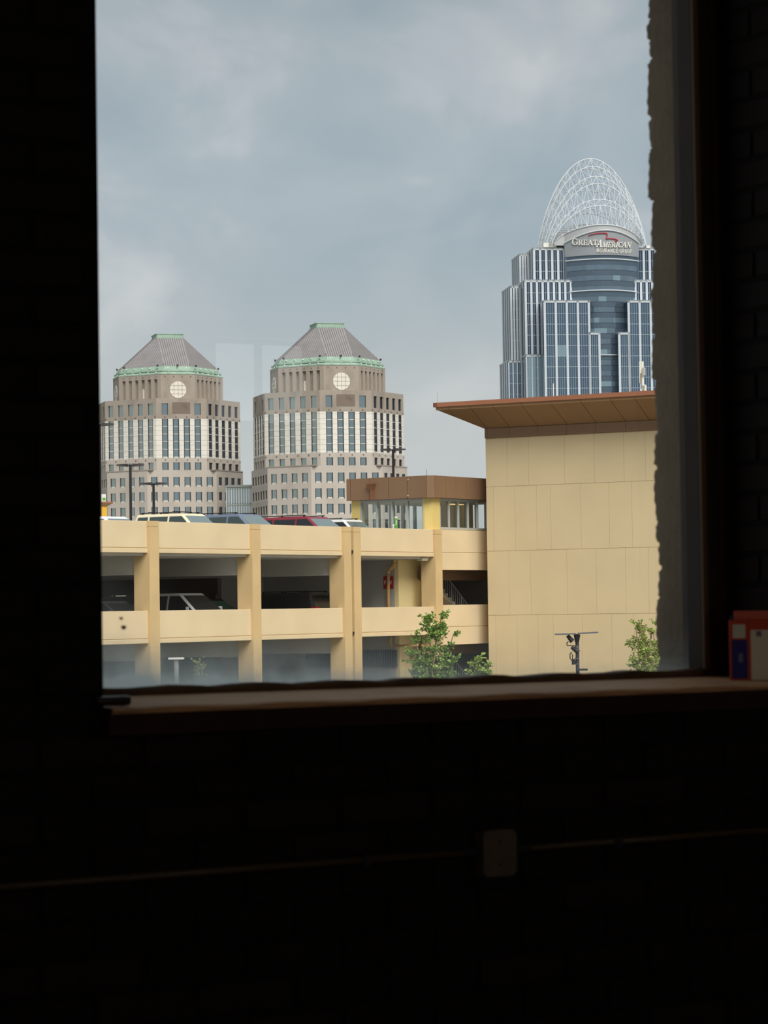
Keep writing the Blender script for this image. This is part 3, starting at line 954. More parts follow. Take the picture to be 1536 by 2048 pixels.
# ================================================================== TAN WINDOWLESS BUILDING
Yg = G.wor(G.s(974, 1100, 0), 0).y
T = Fr(at(971.5, 930, Yg - 1.0), 119.54)
tanb = thing('tan_building', 'large windowless tan building with flared brown roof canopy', 'building', (T.O.x, T.O.y, 0), T.rz)
zrow = [T.z(972, 877.5, 0), T.z(976, 974, 0), T.z(978.5, 1102.5, 0), T.z(979.5, 1230.6, 0)]
hrow = (zrow[1] - zrow[3]) / 2
zrow += [zrow[3] - hrow, zrow[3] - 2 * hrow, 0.0]
XR = lambda z: 850 + z * 0.3125
rows = [([525, 662, 893, 1083, 1273, 1410], 925), ([440, 577, 715, 805, 998, 1180, 1325], 1038), ([540, 678, 910, 1097, 1285, 1432], 1166), ([455, 590, 725, 822, 1008, 1198, 1340], 1290)]
SEND = 26.0
k = MB(); k.box((0.01, 0.03, 0), (SEND - 0.02, 22, zrow[0] + 1.6)); k.build('backing_wall', TANJ, tanb)
js_all = []
for i in range(len(zrow) - 1):
    px, py = rows[i % 4] if i < 4 else rows[i % 4]
    js = [0.0] + [T.s(XR(v), py if i < 4 else rows[i % 4][1], 0) for v in px]
    while js[-1] < SEND - 3:
        js.append(js[-1] + (2.4, 3.3, 2.9)[len(js) % 3])
    js[-1] = SEND
    for a, b in zip(js[:-1], js[1:]):
        k = MB(); k.box((a + 0.004, 0, zrow[i + 1] + 0.006), (b - 0.004, 0.06, zrow[i] - 0.006)); k.build('wall_panel', TAN, tanb)
zi = T.z(971, 858, 0)                                       # inner soffit line
js = [0.0, 0.12] + [T.s(XR(v), 865, 0) for v in (545, 727, 910, 1098, 1288)]
while js[-1] < SEND - 4: js.append(js[-1] + 3.9)
js.append(SEND)
for a, b in zip(js[:-1], js[1:]):
    k = MB(); k.box((a + 0.006, -0.07, zrow[0] + 0.01), (b - 0.006, 0.03, zi)); k.build('band_panel', BROWN, tanb)
lo_, hi_ = 0.2, 5
for _ in range(40):
    o_ = (lo_ + hi_) / 2
    if proj(T.wor(-o_, -o_, 17))[0] > 866.5: lo_ = o_
    else: hi_ = o_
tip = T.wor(-o_, -o_)
def ztip(y):
    d = ray(866.5, y); return (CAM + d * (tip.y / d.y)).z
zt0, zt1, zt2 = ztip(805.8), ztip(814.4), ztip(819.5)
k = MB(); k.box((-o_ + 0.15, -o_ + 0.15, zt1 - 0.1), (SEND + o_, 24, zt0 - 0.02)); k.build('roof_deck', DKCONC, tanb)
js = [-o_ + 0.09] + [T.s(XR(v), 816, -o_) for v in (145, 283, 430, 612, 800, 990, 1180, 1335)]
while js[-1] < SEND - 2: js.append(js[-1] + 3.9)
js.append(SEND + o_)
k = MB(); k.box((-o_, -o_, zt1), (SEND + o_, -o_ + 0.2, zt0)); k.build('coping', RUST, tanb, label='copper brown coping along the canopy edge')
k = MB(); k.box((-o_, -o_, zt1), (-o_ + 0.2, 10, zt0)); k.build('coping', RUST, tanb)
for a, b in zip(js[:-1], js[1:]):
    k = MB(); k.box((a + 0.006, -o_ + 0.08, zt2 - 0.02), (b - 0.006, -o_ + 0.16, zt1)); k.build('fascia_strip', SOFF, tanb)
k = MB(); k.box((-o_ + 0.08, -o_ + 0.1, zt2 - 0.02), (-o_ + 0.16, 10, zt1)); k.build('fascia_strip', SOFF, tanb)
oi = o_ - 0.1
def soff(name, poly):
    k = MB()
    lo = [k.pt(p) for p in poly]; hi = [k.pt((p[0], p[1], p[2] + 0.05)) for p in poly]
    n = len(poly)
    for i in range(n): k.f.append([lo[i], lo[(i + 1) % n], hi[(i + 1) % n], hi[i]])
    k.f.append(lo); k.f.append(hi[::-1])
    k.build(name, SOFF, tanb)
js2 = [j for j in js if j > 0.2]
zo = zt2
g = 0.012
prevs = [(-oi, None)]
zs = lambda q: zo + (zi - zo) * (q + oi) / oi               # height of the soffit at depth q
jj = [j for j in js[1:]]
cur = -oi
for j in jj:
    a, b = cur + g, j - g
    # region between s=a and s=b, clipped by the mitre s >= q
    if b <= 0:
        soff('soffit_panel', [(a, -oi, zo), (b, -oi, zo), (b, b, zs(b)), (a, a, zs(a))])
    elif a < 0:
        soff('soffit_panel', [(a, -oi, zo), (b, -oi, zo), (b, 0, zi), (0, 0, zi), (a, a, zs(a))])
    else:
        soff('soffit_panel', [(a, -oi, zo), (b, -oi, zo), (b, 0, zi), (a, 0, zi)])
    cur = j
for a, b in ((-oi, 0.0), (0.0, 3.2), (3.2, 6.4), (6.4, 9.6)):
    if a < 0:
        soff('soffit_panel', [(-oi, -oi + g, zo), (0, 0, zi), (-oi, 0, zo)])
    else:
        soff('soffit_panel', [(-oi, a + g, zo), (0, a + g, zi), (0, b - g, zi), (-oi, b - g, zo)])
# things standing on its roof
def mast(x, y0, y1, q, r, name, label, cat, mt=GALV):
    s_, _ = T.hit(x, y0, q)
    zt_ = T.z(x, y1, q)
    t = thing(name, label, cat, T.wor(s_, q, zt0 - 0.02), T.rz)
    k = MB(); k.rod((0, 0, 0), (0, 0, zt_ - zt0), r, 8); k.build('pole', mt, t)
    return t, zt_ - zt0
t, h = mast(1286, 780, 722, 3, 0.05, 'antenna_mast', 'antenna mast with panel antennas on the tan roof edge', 'antenna', WHITEP)
k = MB(); k.box((-0.13, -0.1, h * 0.45), (-0.04, 0.02, h * 1.0)); k.build('panel_antenna', WHITEP, t, bevel=0.02)
k = MB(); k.box((0.03, -0.12, h * 0.64), (0.13, 0.02, h * 0.84)); k.build('radio_unit', ALU, t, bevel=0.01)
k = MB(); k.box((0.02, -0.15, h * 0.2), (0.16, 0.03, h * 0.4)); k.build('radio_unit', WHITEP, t, bevel=0.02)
for i in range(5):
    k = MB(); k.box((0.04, -0.17, h * (0.22 + 0.035 * i)), (0.15, -0.15, h * (0.235 + 0.035 * i))); k.build('cooling_fin', GALV, t)
k = MB(); k.rod((-0.03, -0.12, h * 0.3), (-0.03, -0.12, h * 0.7), 0.015, 6); k.build('cable', BLACKM, t)
mast(1107, 790, 766, 2, 0.022, 'whip_antenna', 'thin white whip antenna on the tan roof before the tower', 'antenna', WHITEP)
mast(875, 806, 783, -0.5, 0.012, 'whip_antenna', 'thin pale whip antenna at the left tip of the canopy', 'antenna', ALU)
s_ = G.s(853.5, 951, 1.0)
t = thing('whip_antenna', 'hair-thin antenna above the pavilion fascia', 'antenna', G.wor(s_, 1.0, zbt - 0.01), G.rz)
k = MB(); k.rod((0, 0, 0), (0, 0, G.z(853.5, 938, 1) - zbt), 0.008, 6); k.build('rod', DARK, t)
k = MB(); k.rod((0, 0, 0), (0, 0, 0.06), 0.03, 6); k.build('base', DARK, t)

# ================================================================== CARS
TYRE = mat('tyre_rubber', (34, 34, 36), 0.9)
RIM = mat('wheel_rim', (168, 170, 172), 0.35, metal=0.6)
SGL = mat('tinted_side_glass', (70, 82, 82), 0.08, metal=0.25, spec=0.6)
WGL = mat('pale_windscreen', (150, 166, 164), 0.06, metal=0.55, spec=0.6)
DGL = mat('dark_side_glass', (40, 44, 48), 0.08, metal=0.2, spec=0.6)
TAIL = mat('red_tail_lamp', (190, 30, 34), 0.3)
HEADL = mat('head_lamp', (220, 224, 222), 0.2)
STY = {  # length, width, height, belt, hood height, cabin base rear/front, cabin top rear/front, pillars
    'wagon': (4.5, 1.80, 1.66, 1.03, 1.08, -2.16, 1.02, -1.98, 0.22, (-1.35, -0.38)),
    'suv': (4.6, 1.86, 1.72, 1.04, 1.08, -2.2, 1.05, -1.85, 0.15, (-1.3, -0.35)),
    'van': (4.9, 1.95, 1.70, 1.02, 1.02, -2.35, 1.5, -2.05, 0.55, (-1.1, 0.05)),
    'sedan': (4.6, 1.80, 1.45, 0.93, 0.95, -1.75, 1.05, -0.95, 0.15, (-0.45,)),
    'hatch': (4.1, 1.76, 1.52, 0.95, 0.98, -1.95, 0.95, -1.45, 0.05, (-0.5,)),
}
def car(label, style, rgb, loc, az, glass=SGL, rails=False, stripe=None, group=None, wind=None):
    Ln, Wd, H, belt, hood, xr0, xf0, xr1, xf1, pil = STY[style]
    paint = mat('car_paint_%d_%d_%d' % rgb, rgb, 0.25, spec=0.6)
    t = thing({'wagon': 'station_wagon', 'suv': 'sport_utility_vehicle', 'van': 'minivan', 'sedan': 'sedan_car', 'hatch': 'hatchback_car'}[style], label, 'car', loc, R(90 - az), group)
    hw = Wd / 2
    k = MB()
    prof = [(-Ln / 2 + 0.06, 0.28), (-Ln / 2, 0.55), (-Ln / 2 + 0.02, 0.85), (min(-Ln / 2 + 0.12, xr0), belt), (xf0, belt + 0.02), (xf0 + 0.15, hood - 0.01), (Ln / 2 - 0.35, hood - 0.12), (Ln / 2 - 0.05, hood - 0.28), (Ln / 2, 0.5), (Ln / 2 - 0.08, 0.28)]
    k.prism(prof, -hw, hw)
    k.build('body', paint, t, bevel=0.05)
    tb, tt = hw - 0.05, hw - 0.22
    def side(x, z, sgn, off=0.0):
        u = (z - belt) / (H - belt)
        return (x, sgn * (tb + (tt - tb) * u + off), z)
    k = MB()
    zt = H
    k.hexa([side(xr0, belt - 0.05, -1), side(xf0, belt - 0.05, -1), side(xf0, belt - 0.05, 1), side(xr0, belt - 0.05, 1), side(xr1, zt, -1), side(xf1, zt, -1), side(xf1, zt, 1), side(xr1, zt, 1)])
    k.build('cabin', paint, t, bevel=0.06)
    zl, zh = belt + 0.04, H - 0.11
    def xe(z, a, b):
        u = (z - belt) / (H - belt); return a + (b - a) * u
    edges = []
    cuts = [None] + list(pil) + [None]
    for i in range(len(cuts) - 1):
        l0 = xe(zl, xr0, xr1) + 0.14 if cuts[i] is None else cuts[i] + 0.045
        l1 = xe(zh, xr0, xr1) + 0.14 if cuts[i] is None else cuts[i] + 0.045
        r0 = xe(zl, xf0, xf1) - 0.14 if cuts[i + 1] is None else cuts[i + 1] - 0.045
        r1 = xe(zh, xf0, xf1) - 0.12 if cuts[i + 1] is None else cuts[i + 1] - 0.045
        for sg in (1, -1):
            k = MB()
            A = [side(l0, zl, sg, -0.03), side(r0, zl, sg, -0.03), side(r1, zh, sg, -0.03), side(l1, zh, sg, -0.03)]
            B = [side(l0, zl, sg, 0.008), side(r0, zl, sg, 0.008), side(r1, zh, sg, 0.008), side(l1, zh, sg, 0.008)]
            k.hexa(A + B)
            k.build('side_window', glass, t)
    for (nm, xa, xb, sg, gm) in (('windscreen', xf0, xf1, 1, wind or WGL), ('rear_window', xr0, xr1, -1, glass)):
        k = MB()
        z0, z1 = belt + 0.05, H - 0.09
        P = []
        for off in (-0.03, 0.01):
            for (z, yy) in ((z0, -1), (z0, 1), (z1, 1), (z1, -1)):
                u = (z - belt) / (H - belt)
                P.append((xe(z, xa, xb) + sg * off, yy * (tb + (tt - tb) * u - 0.1), z))
        k.hexa(P)
        k.build(nm, gm, t)
    if style in ('wagon', 'suv', 'van'):
        for sg in (1, -1):
            k = MB()
            k.box((xr1 + 0.15, sg * (tt - 0.1) - 0.02, H + 0.035), (xf1 - 0.1, sg * (tt - 0.1) + 0.02, H + 0.07))
            for x in (xr1 + 0.2, (xr1 + xf1) / 2, xf1 - 0.2):
                k.box((x - 0.04, sg * (tt - 0.1) - 0.015, H - 0.01), (x + 0.04, sg * (tt - 0.1) + 0.015, H + 0.04))
            k.build('roof_rail', BLACKM, t)
        if rails:
            for x in (xr1 + 0.5, xf1 - 0.5):
                k = MB(); k.box((x - 0.02, -tt + 0.1, H + 0.07), (x + 0.02, tt - 0.1, H + 0.095)); k.build('cross_bar', BLACKM, t)
    for x in (-Ln * 0.31, Ln * 0.32):
        for sg in (1, -1):
            k = MB(); k.rod((x, sg * (hw - 0.2), 0.33), (x, sg * (hw + 0.01), 0.33), 0.33, 18); wh = k.build('wheel', TYRE, t)
            k = MB(); k.rod((x, sg * (hw - 0.02), 0.33), (x, sg * (hw + 0.02), 0.33), 0.2, 14); k.build('rim', RIM, wh)
    for sg in (1, -1):
        zt_ = belt - 0.25 if style == 'sedan' else belt - 0.02
        k = MB(); k.box((-Ln / 2 - 0.02, sg * (hw - 0.2) - 0.09, zt_ - 0.15), (-Ln / 2 + 0.2, sg * (hw - 0.08) + 0.09 * sg * 0 + 0.09, zt_ + 0.12)); k.build('tail_lamp', TAIL, t)
        k = MB(); k.box((Ln / 2 - 0.25, sg * (hw - 0.28) - 0.15, hood - 0.36), (Ln / 2 + 0.01, sg * (hw - 0.28) + 0.15, hood - 0.24)); k.build('head_lamp', HEADL, t)
        k = MB(); k.box((xf0 - 0.35, sg * (hw + 0.02) - 0.08, belt + 0.02), (xf0 - 0.22, sg * (hw + 0.02) + 0.1 * sg, belt + 0.16)); k.build('wing_mirror', paint, t)
    return t
AZ = 123.83
def deckcar(label, style, rgb, px, py, q, deck, az=AZ, ref=0.0, **kw):
    """put the car so that the point 'ref' metres ahead of its middle stands at pixel column px"""
    s_ = G.s(px, py, q)
    p = G.wor(s_, q, DECKS[deck] + 0.002)
    fw = Vector((math.sin(R(az)), math.cos(R(az)), 0))
    return car(label, style, rgb, p - fw * ref, az, **kw)
gr = 'cars parked on the roof deck'
deckcar('cream station wagon with a black roof rack above the parapet', 'wagon', (240, 226, 192), 358, 1040, 3.4, 0, ref=-0.45, rails=True, group=gr)
deckcar('slate blue station wagon with dark roof rails beside the cream one', 'suv', (112, 124, 144), 476, 1040, 3.4, 0, ref=-0.4, group=gr)
deckcar('dark red minivan with tinted windows on the roof deck', 'van', (138, 40, 56), 597, 1044, 3.6, 0, ref=-0.4, glass=DGL, group=gr)
deckcar('white car with sloping windscreen by the glass pavilion', 'wagon', (236, 234, 230), 688, 1046, 3.6, 0, ref=-0.2, glass=DGL, group=gr)
deckcar('white sedan at the left end of the roof deck', 'sedan', (236, 236, 234), 206, 1038, 3.2, 0, ref=-0.4, group=gr)
deckcar('olive green car behind the parapet at the left window edge', 'hatch', (92, 92, 68), 212, 1036, 10.5, 0, az=AZ + 180, ref=-0.6, glass=DGL, group=gr)
gr = 'cars parked on the middle deck'
deckcar('white sport utility vehicle with dark windows on the middle deck', 'suv', (226, 226, 224), 362, 1205, 3.1, 1, ref=-0.35, glass=DGL, wind=DGL, group=gr)
deckcar('dark wagon partly hidden by the first full column, middle deck', 'wagon', (58, 58, 58), 268, 1205, 7.5, 1, ref=-0.3, glass=DGL, wind=DGL, group=gr)
deckcar('grey sedan low at the left end of the middle deck', 'sedan', (120, 122, 124), 214, 1212, 3.6, 1, ref=-0.2, glass=DGL, wind=DGL, group=gr)
deckcar('black car with greenish windscreen beside the second column', 'hatch', (28, 30, 30), 446, 1205, 5.8, 1, ref=0.6, az=AZ, glass=DGL, wind=mat('green_windscreen', (120, 190, 165), 0.1, metal=0.3), group=gr)
deckcar('black van with a red tail lamp backed toward the parapet', 'van', (52, 52, 56), 560, 1205, 4.0, 1, az=AZ + 180, ref=0.0, glass=DGL, wind=DGL, group=gr)

# ================================================================== LAMPS AND POLES
def deck_lamp(px, ytop, Y, label, hx=0.55):
    p = at(px, ytop, Y)
    t = thing('lamp_post', label, 'lamp post', (p.x, p.y, DECKS[0]), 0, 'twin lamps on the roof deck')
    h = p.z - DECKS[0]
    k = MB(); k.rod((0, 0, 0), (0, 0, h), 0.065, 8); k.build('pole', DARK, t)
    k = MB(); k.rod((0, 0, 0), (0, 0, 0.5), 0.22, 10); k.build('base', CONC, t)
    k = MB(); k.rod((-0.3, 0, h - 0.02), (0.3, 0, h - 0.02), 0.04, 6); k.build('arm', DARK, t)
    for sg in (1, -1):
        k = MB(); k.hexa([(sg * 0.12, -0.17, h - 0.08), (sg * (hx + 0.1), -0.13, h - 0.03), (sg * (hx + 0.1), 0.13, h - 0.03), (sg * 0.12, 0.17, h - 0.08), (sg * 0.12, -0.15, h + 0.06), (sg * (hx + 0.1), -0.1, h + 0.03), (sg * (hx + 0.1), 0.1, h + 0.03), (sg * 0.12, 0.15, h + 0.06)])
        k.build('lamp_head', DARK, t)
    return t
deck_lamp(260.5, 930, 126, 'tall dark twin lamp post before the left domed tower')
deck_lamp(307, 967, 132, 'shorter dark twin lamp post right of the tall one')
deck_lamp(786, 899, 136, 'dark twin lamp post rising behind the pavilion roof')
deck_lamp(198, 849, 116, 'dark twin lamp head cut off by the left window edge')
# kiosk at the extreme left
p = at(205, 1012, 118)
t = thing('deck_kiosk', 'yellow pillar with flared brown top and a small sign at the left edge', 'kiosk', (p.x, p.y, DECKS[0]), R(33))
h = p.z - DECKS[0]
k = MB(); k.box((-0.4, -0.2, 0), (0.12, 0.2, h)); k.build('pillar', mat('bright_yellow_render', (228, 176, 62), 0.8), t)
k = MB(); k.hexa([(-0.45, -0.25, h), (0.15, -0.25, h), (0.15, 0.25, h), (-0.45, 0.25, h), (-0.7, -0.3, h + 0.12), (0.38, -0.3, h + 0.12), (0.38, 0.3, h + 0.12), (-0.7, 0.3, h + 0.12)]); k.build('flared_top', BROWN, t)
k = MB(); k.box((-0.7, -0.3, h + 0.12), (0.38, 0.3, h + 0.18)); k.build('cap', RUST, t)
k = MB(); k.box((-0.4, -0.2, h + 0.18), (0.08, -0.15, h + 0.52)); sgn = k.build('sign_panel', WHITEP, t)
k = MB(); k.box((-0.1, -0.21, h + 0.24), (0.05, -0.2, h + 0.36)); k.build('green_marking', mat('sign_green', (96, 170, 70)), sgn)
# street lamp in front of the garage
p = at(352.5, 1317, 82)
t = thing('street_lamp', 'pale flat street lamp standing low in front of the garage', 'street lamp', (p.x, p.y, 0))
k = MB(); k.rod((0, 0, 0), (0, 0, p.z - 0.02), 0.075, 8); k.build('pole', mat('pale_grey_pole', (150, 154, 152), 0.6), t)
k = MB(); k.box((-0.24, -0.14, p.z - 0.03), (0.24, 0.14, p.z + 0.03)); k.build('lamp_head', WHITEP, t, bevel=0.01)
k = MB(); k.rod((0, 0, 0), (0, 0, 0.3), 0.16, 10); k.build('base', CONC, t)
# dark floodlight pole before the tan wall
YP = 70.0
p = at(1154, 1266, YP)
t = thing('floodlight_pole', 'dark pole with two flat wing lamps and clamped spotlights before the tan wall', 'lamp post', (p.x, p.y, 0))
u = YP / FPX
def L3(x, y, dy=0.0):
    q_ = at(x, y, YP); return (q_.x - p.x, dy, q_.z)
k = MB(); k.rod((0, 0, 0), L3(1154, 1268), 3.7 * u, 12); k.build('pole', BLACKM, t, smooth=True)
k = MB(); k.rod((0, 0, 0), (0, 0, 0.4), 0.16, 10); k.build('base', BLACKM, t)
WING = mat('grey_lamp_wing', (92, 96, 104), 0.35, spec=0.5)
def wing(xs, name):
    k = MB()
    pts = []
    (x0, y0, w0), (x1, y1, w1), (x2, y2, w2) = xs
    for (x, y, wd) in xs:
        a = L3(x, y)
        pts.append([(a[0], -wd, a[2]), (a[0], wd, a[2]), (a[0], wd, a[2] + 0.035), (a[0], -wd, a[2] + 0.035)])
    for A, B in zip(pts[:-1], pts[1:]):
        i = [k.pt(v) for v in A + B]
        for q_ in ((0, 1, 5, 4), (1, 2, 6, 5), (2, 3, 7, 6), (3, 0, 4, 7)):
            k.f.append([i[j] for j in q_])
    k.poly(pts[0]); k.poly(pts[-1])
    k.build(name, WING, t)
wing([(1151, 1268.5, 0.09), (1136, 1269.5, 0.17), (1110, 1270, 0.10)], 'wing_lamp')
wing([(1156, 1268, 0.09), (1172, 1267.5, 0.17), (1196, 1266, 0.10)], 'wing_lamp')
k = MB(); k.rod(L3(1154, 1285), L3(1154, 1269), 3.8 * u, 12, 7 * u); k.build('neck', BLACKM, t)
def spot(c, tip, r, br):
    k = MB()
    a, b = Vector(L3(*c)), Vector(L3(*tip))
    k.rod(a, b, r * u * 0.7, 12, r * u)
    sp_o = k.build('spotlight', BLACKM, t)
    k = MB()
    for (x0, y0, x1, y1) in br:
        for dy in (-0.05, 0.05):
            k.rod(L3(x0, y0, dy), L3(x1, y1, dy), 0.8 * u, 6)
    k.build('bracket', BLACKM, sp_o)
spot((1135, 1271), (1145, 1283), 5.2, [(1137, 1283, 1134, 1285), (1134, 1285, 1134, 1291), (1134, 1291, 1152, 1291.5)])
spot((1143, 1294), (1157, 1305), 5.0, [(1144, 1304, 1140, 1308), (1140, 1308, 1140, 1316), (1140, 1316, 1147, 1326)])
spot((1147, 1318), (1148, 1329), 4.6, [(1145, 1308, 1145, 1318)])
for (ya, yb) in ((1291, 1296), (1297, 1301), (1316, 1318), (1327, 1329)):
    k = MB(); k.rod(L3(1154, yb), L3(1154, ya), 4.4 * u, 12); k.build('clamp_band', mat('grey_band', (90, 88, 90), 0.5), t)
a = L3(1155, 1339)
k = MB(); k.box((a[0] - 0.03, -0.1, a[2] - 0.03), (a[0] + 0.26, 0.1, a[2] + 0.02)); k.build('side_arm', BLACKM, t)

# ================================================================== TREES
def leaf_mesh(k, c, d, size):
    d = d.normalized()
    a = d.cross(Vector((random.uniform(-1, 1), random.uniform(-1, 1), random.uniform(-1, 1)))).normalized()
    n = d.cross(a)
    L_, w_ = size, size * 0.36
    b = c
    k.poly((b, b + d * L_ * 0.45 + a * w_ - n * 0.12 * L_, b + d * L_, b + d * L_ * 0.45 + n * 0.02))
    k.poly((b, b + d * L_ * 0.45 + n * 0.02, b + d * L_, b + d * L_ * 0.45 - a * w_ - n * 0.12 * L_))
def tree(name, label, px, ytop, Y, spread, leafs, lmat, seed, leaders, leaf=0.12, crown=4.0):
    rs = random.getstate(); random.seed(seed)
    p = at(px, ytop, Y)
    H = p.z
    t = thing(name, label, 'tree', (p.x, p.y, 0), 0, 'young street trees')
    tr, fo = MB(), MB()
    zf = H - crown
    tr.rod((0, 0, 0), (0.05, 0, zf), 0.07, 8, 0.05)
    def twig(p0, p1, r0, lv, dens):
        mid = (p0 + p1) / 2 + Vector((random.uniform(-1, 1), random.uniform(-1, 1), 0)) * (p1 - p0).length * 0.07
        tr.rod(p0, mid, r0, 5, r0 * 0.75); tr.rod(mid, p1, r0 * 0.75, 5, r0 * 0.4)
        Ln = (p1 - p0).length
        if lv > 0:
            nb = max(3, int(Ln / 0.16))
            for i in range(nb):
                u = random.uniform(0.18, 1.0)
                b = p0.lerp(p1, u)
                ang = random.uniform(0, 2 * math.pi)
                d = Vector((math.cos(ang), math.sin(ang), random.uniform(0.2, 1.3))).normalized()
                l_ = (1.15 - u) * spread * random.uniform(0.5, 1.0) * (1 if lv == 2 else 0.5)
                twig(b, b + d * max(l_, 0.16), r0 * 0.45, lv - 1, dens)
        if lv <= 1:
            m_ = max(2, int(Ln * dens))
            for i in range(m_):
                c = p0.lerp(p1, random.uniform(0.25, 1.0)) + Vector((random.gauss(0, 0.02), random.gauss(0, 0.02), random.gauss(0, 0.02)))
                d = Vector((random.uniform(-1, 1), random.uniform(-1, 1), random.uniform(-0.6, 0.7)))
                leaf_mesh(fo, c, d, leaf * random.uniform(0.6, 1.15))
    for (dx, zt) in leaders:
        top_ = Vector((dx, random.uniform(-0.15, 0.15), H + zt))
        twig(Vector((0.05, 0, zf)), top_, 0.035, 2, leafs)
    tr.build('trunk', BARK, t)
    f_ = fo.build('foliage', lmat, t)
    f_['kind'] = 'stuff'
    random.setstate(rs)
    return t
tree('street_tree', 'leafy green tree with forked top before the garage corner', 868, 1231, 86, 1.0, 38, LEAF, 3, [(-0.22, 0.0), (0.25, 0.03), (0.1, -0.4), (-0.65, -0.75), (0.62, -0.6), (-0.85, -1.25)], 0.125, 3.6)
tree('street_tree', 'low bushy tree top at the right end of the garage', 958, 1317, 86, 0.6, 42, LEAF2, 5, [(0.0, 0.0), (-0.3, -0.25), (0.25, -0.15)], 0.125, 2.2)
tree('street_tree', 'bright yellow-green tree before the tan wall', 1278, 1240, 72, 0.75, 44, LEAF2, 8, [(0.0, 0.0), (-0.25, -0.5), (0.3, -0.4), (-0.1, -0.2), (0.1, -0.7)], 0.085, 3.0)
tree('street_tree', 'tree mostly hidden behind the ragged window jamb', 1318, 1236, 74, 0.6, 40, LEAF2, 11, [(0.0, 0.0), (-0.15, -0.3), (0.25, -0.3)], 0.085, 2.6)
tree('street_tree', 'thin sprig of a sapling before the lowest garage deck', 396, 1326, 84, 0.35, 13, LEAF2, 13, [(0.0, 0.0), (0.12, -0.15)], 0.085, 1.6)

# ================================================================== TWIN OCTAGONAL TOWERS
SC = 8.15                                     # photograph pixels per metre at the right tower
def octo(wc, ws):
    """apothems of the chamfered square: c faces (circle) and s faces (slots)"""
    return (wc + math.sqrt(2) * ws) / 2, (ws + math.sqrt(2) * wc) / 2
def ring(wc, ws):
    ac, as_ = octo(wc, ws)
    pts = []
    for i in range(8):
        b = R(45 * i)
        a, w_ = (ac, wc) if i % 2 == 0 else (as_, ws)
        for u in (-w_ / 2,):
            pts.append((math.cos(b) * u + math.sin(b) * a, math.sin(b) * u - math.cos(b) * a))
    return pts                                # corners, counter-clockwise, starting at the left end of the front face
def fx(i, wc, ws):
    """matrix of face i: x along the face, -y outward"""
    ac, as_ = octo(wc, ws)
    a = ac if i % 2 == 0 else as_
    return Matrix.Rotation(R(45 * i), 4, 'Z') @ Matrix.Translation((0, -a, 0))
FACES = (-2, -1, 0, 1)                        # far-left circle face, left slot face, front circle face, right slot face
def slab(k, w0, z0, w1, z1, cap=True):
    A, B = ring(*w0), ring(*w1)
    lo = [k.pt((x, y, z0)) for x, y in A]; hi = [k.pt((x, y, z1)) for x, y in B]
    for i in range(8):
        k.f.append([lo[i], lo[(i + 1) % 8], hi[(i + 1) % 8], hi[i]])
    if cap:
        k.f.append(hi); k.f.append(lo[::-1])
def m_(*v): return tuple(x / SC for x in v)
WD, WT, WL = m_(72, 106), m_(106, 128), m_(145, 101)
TJ = mat('marble_joint', (150, 140, 126), 0.9)
# shared window meshes : frame (dark jambs), pane, sill
def win_mesh(w_, h_, pm, transoms=(), sill=True, jamb=0.42):
    f = MB()
    f.box((-w_ / 2, 0.12, 0), (-w_ / 2 + jamb * 0.55, 0.3, h_)); f.box((w_ / 2 - jamb * 0.55, 0.12, 0), (w_ / 2, 0.3, h_))
    p = MB(); p.box((-w_ / 2 + jamb * 0.55, 0.2, 0), (w_ / 2 - jamb * 0.55, 0.3, h_))
    s_ = MB()
    if sill: s_.box((-w_ / 2 + jamb * 0.55, 0.02, 0), (w_ / 2 - jamb * 0.55, 0.2, 0.34))
    for z in transoms: s_.box((-w_ / 2 + jamb * 0.5, 0.12, z - 0.08), (w_ / 2 - jamb * 0.5, 0.22, z + 0.08))
    return f.mesh('window', WFRAME), p.mesh('pane', pm), (s_.mesh('window_sill', SILLM) if sill or transoms else None)
HT = 9.9
LV_W = [45.25, 41.55, 37.75, 34.0, 30.25, 26.5]      # tops of the window rows
WM = {}
for nm, pm in (('b', PBLUE), ('g', PGREY), ('d', PDARK)):
    WM['low' + nm] = win_mesh(1.62, 2.45, pm)
    WM['tall' + nm] = win_mesh(1.62, HT, pm, (2.2, 4.2, 6.1, 8.0))
    WM['sq' + nm] = win_mesh(1.6, 2.9, pm, (), False, 0.2)
    WM['sq4' + nm] = win_mesh(1.6, 2.3, pm, (), False, 0.2)
ZZ = dict(cap1=79.4, cap0=78.5, roof0=70.0, gr1=70.0, gr0=68.0, dr0=61.4, t2=61.4, t3=56.3, t4=46.4, led=43.3)
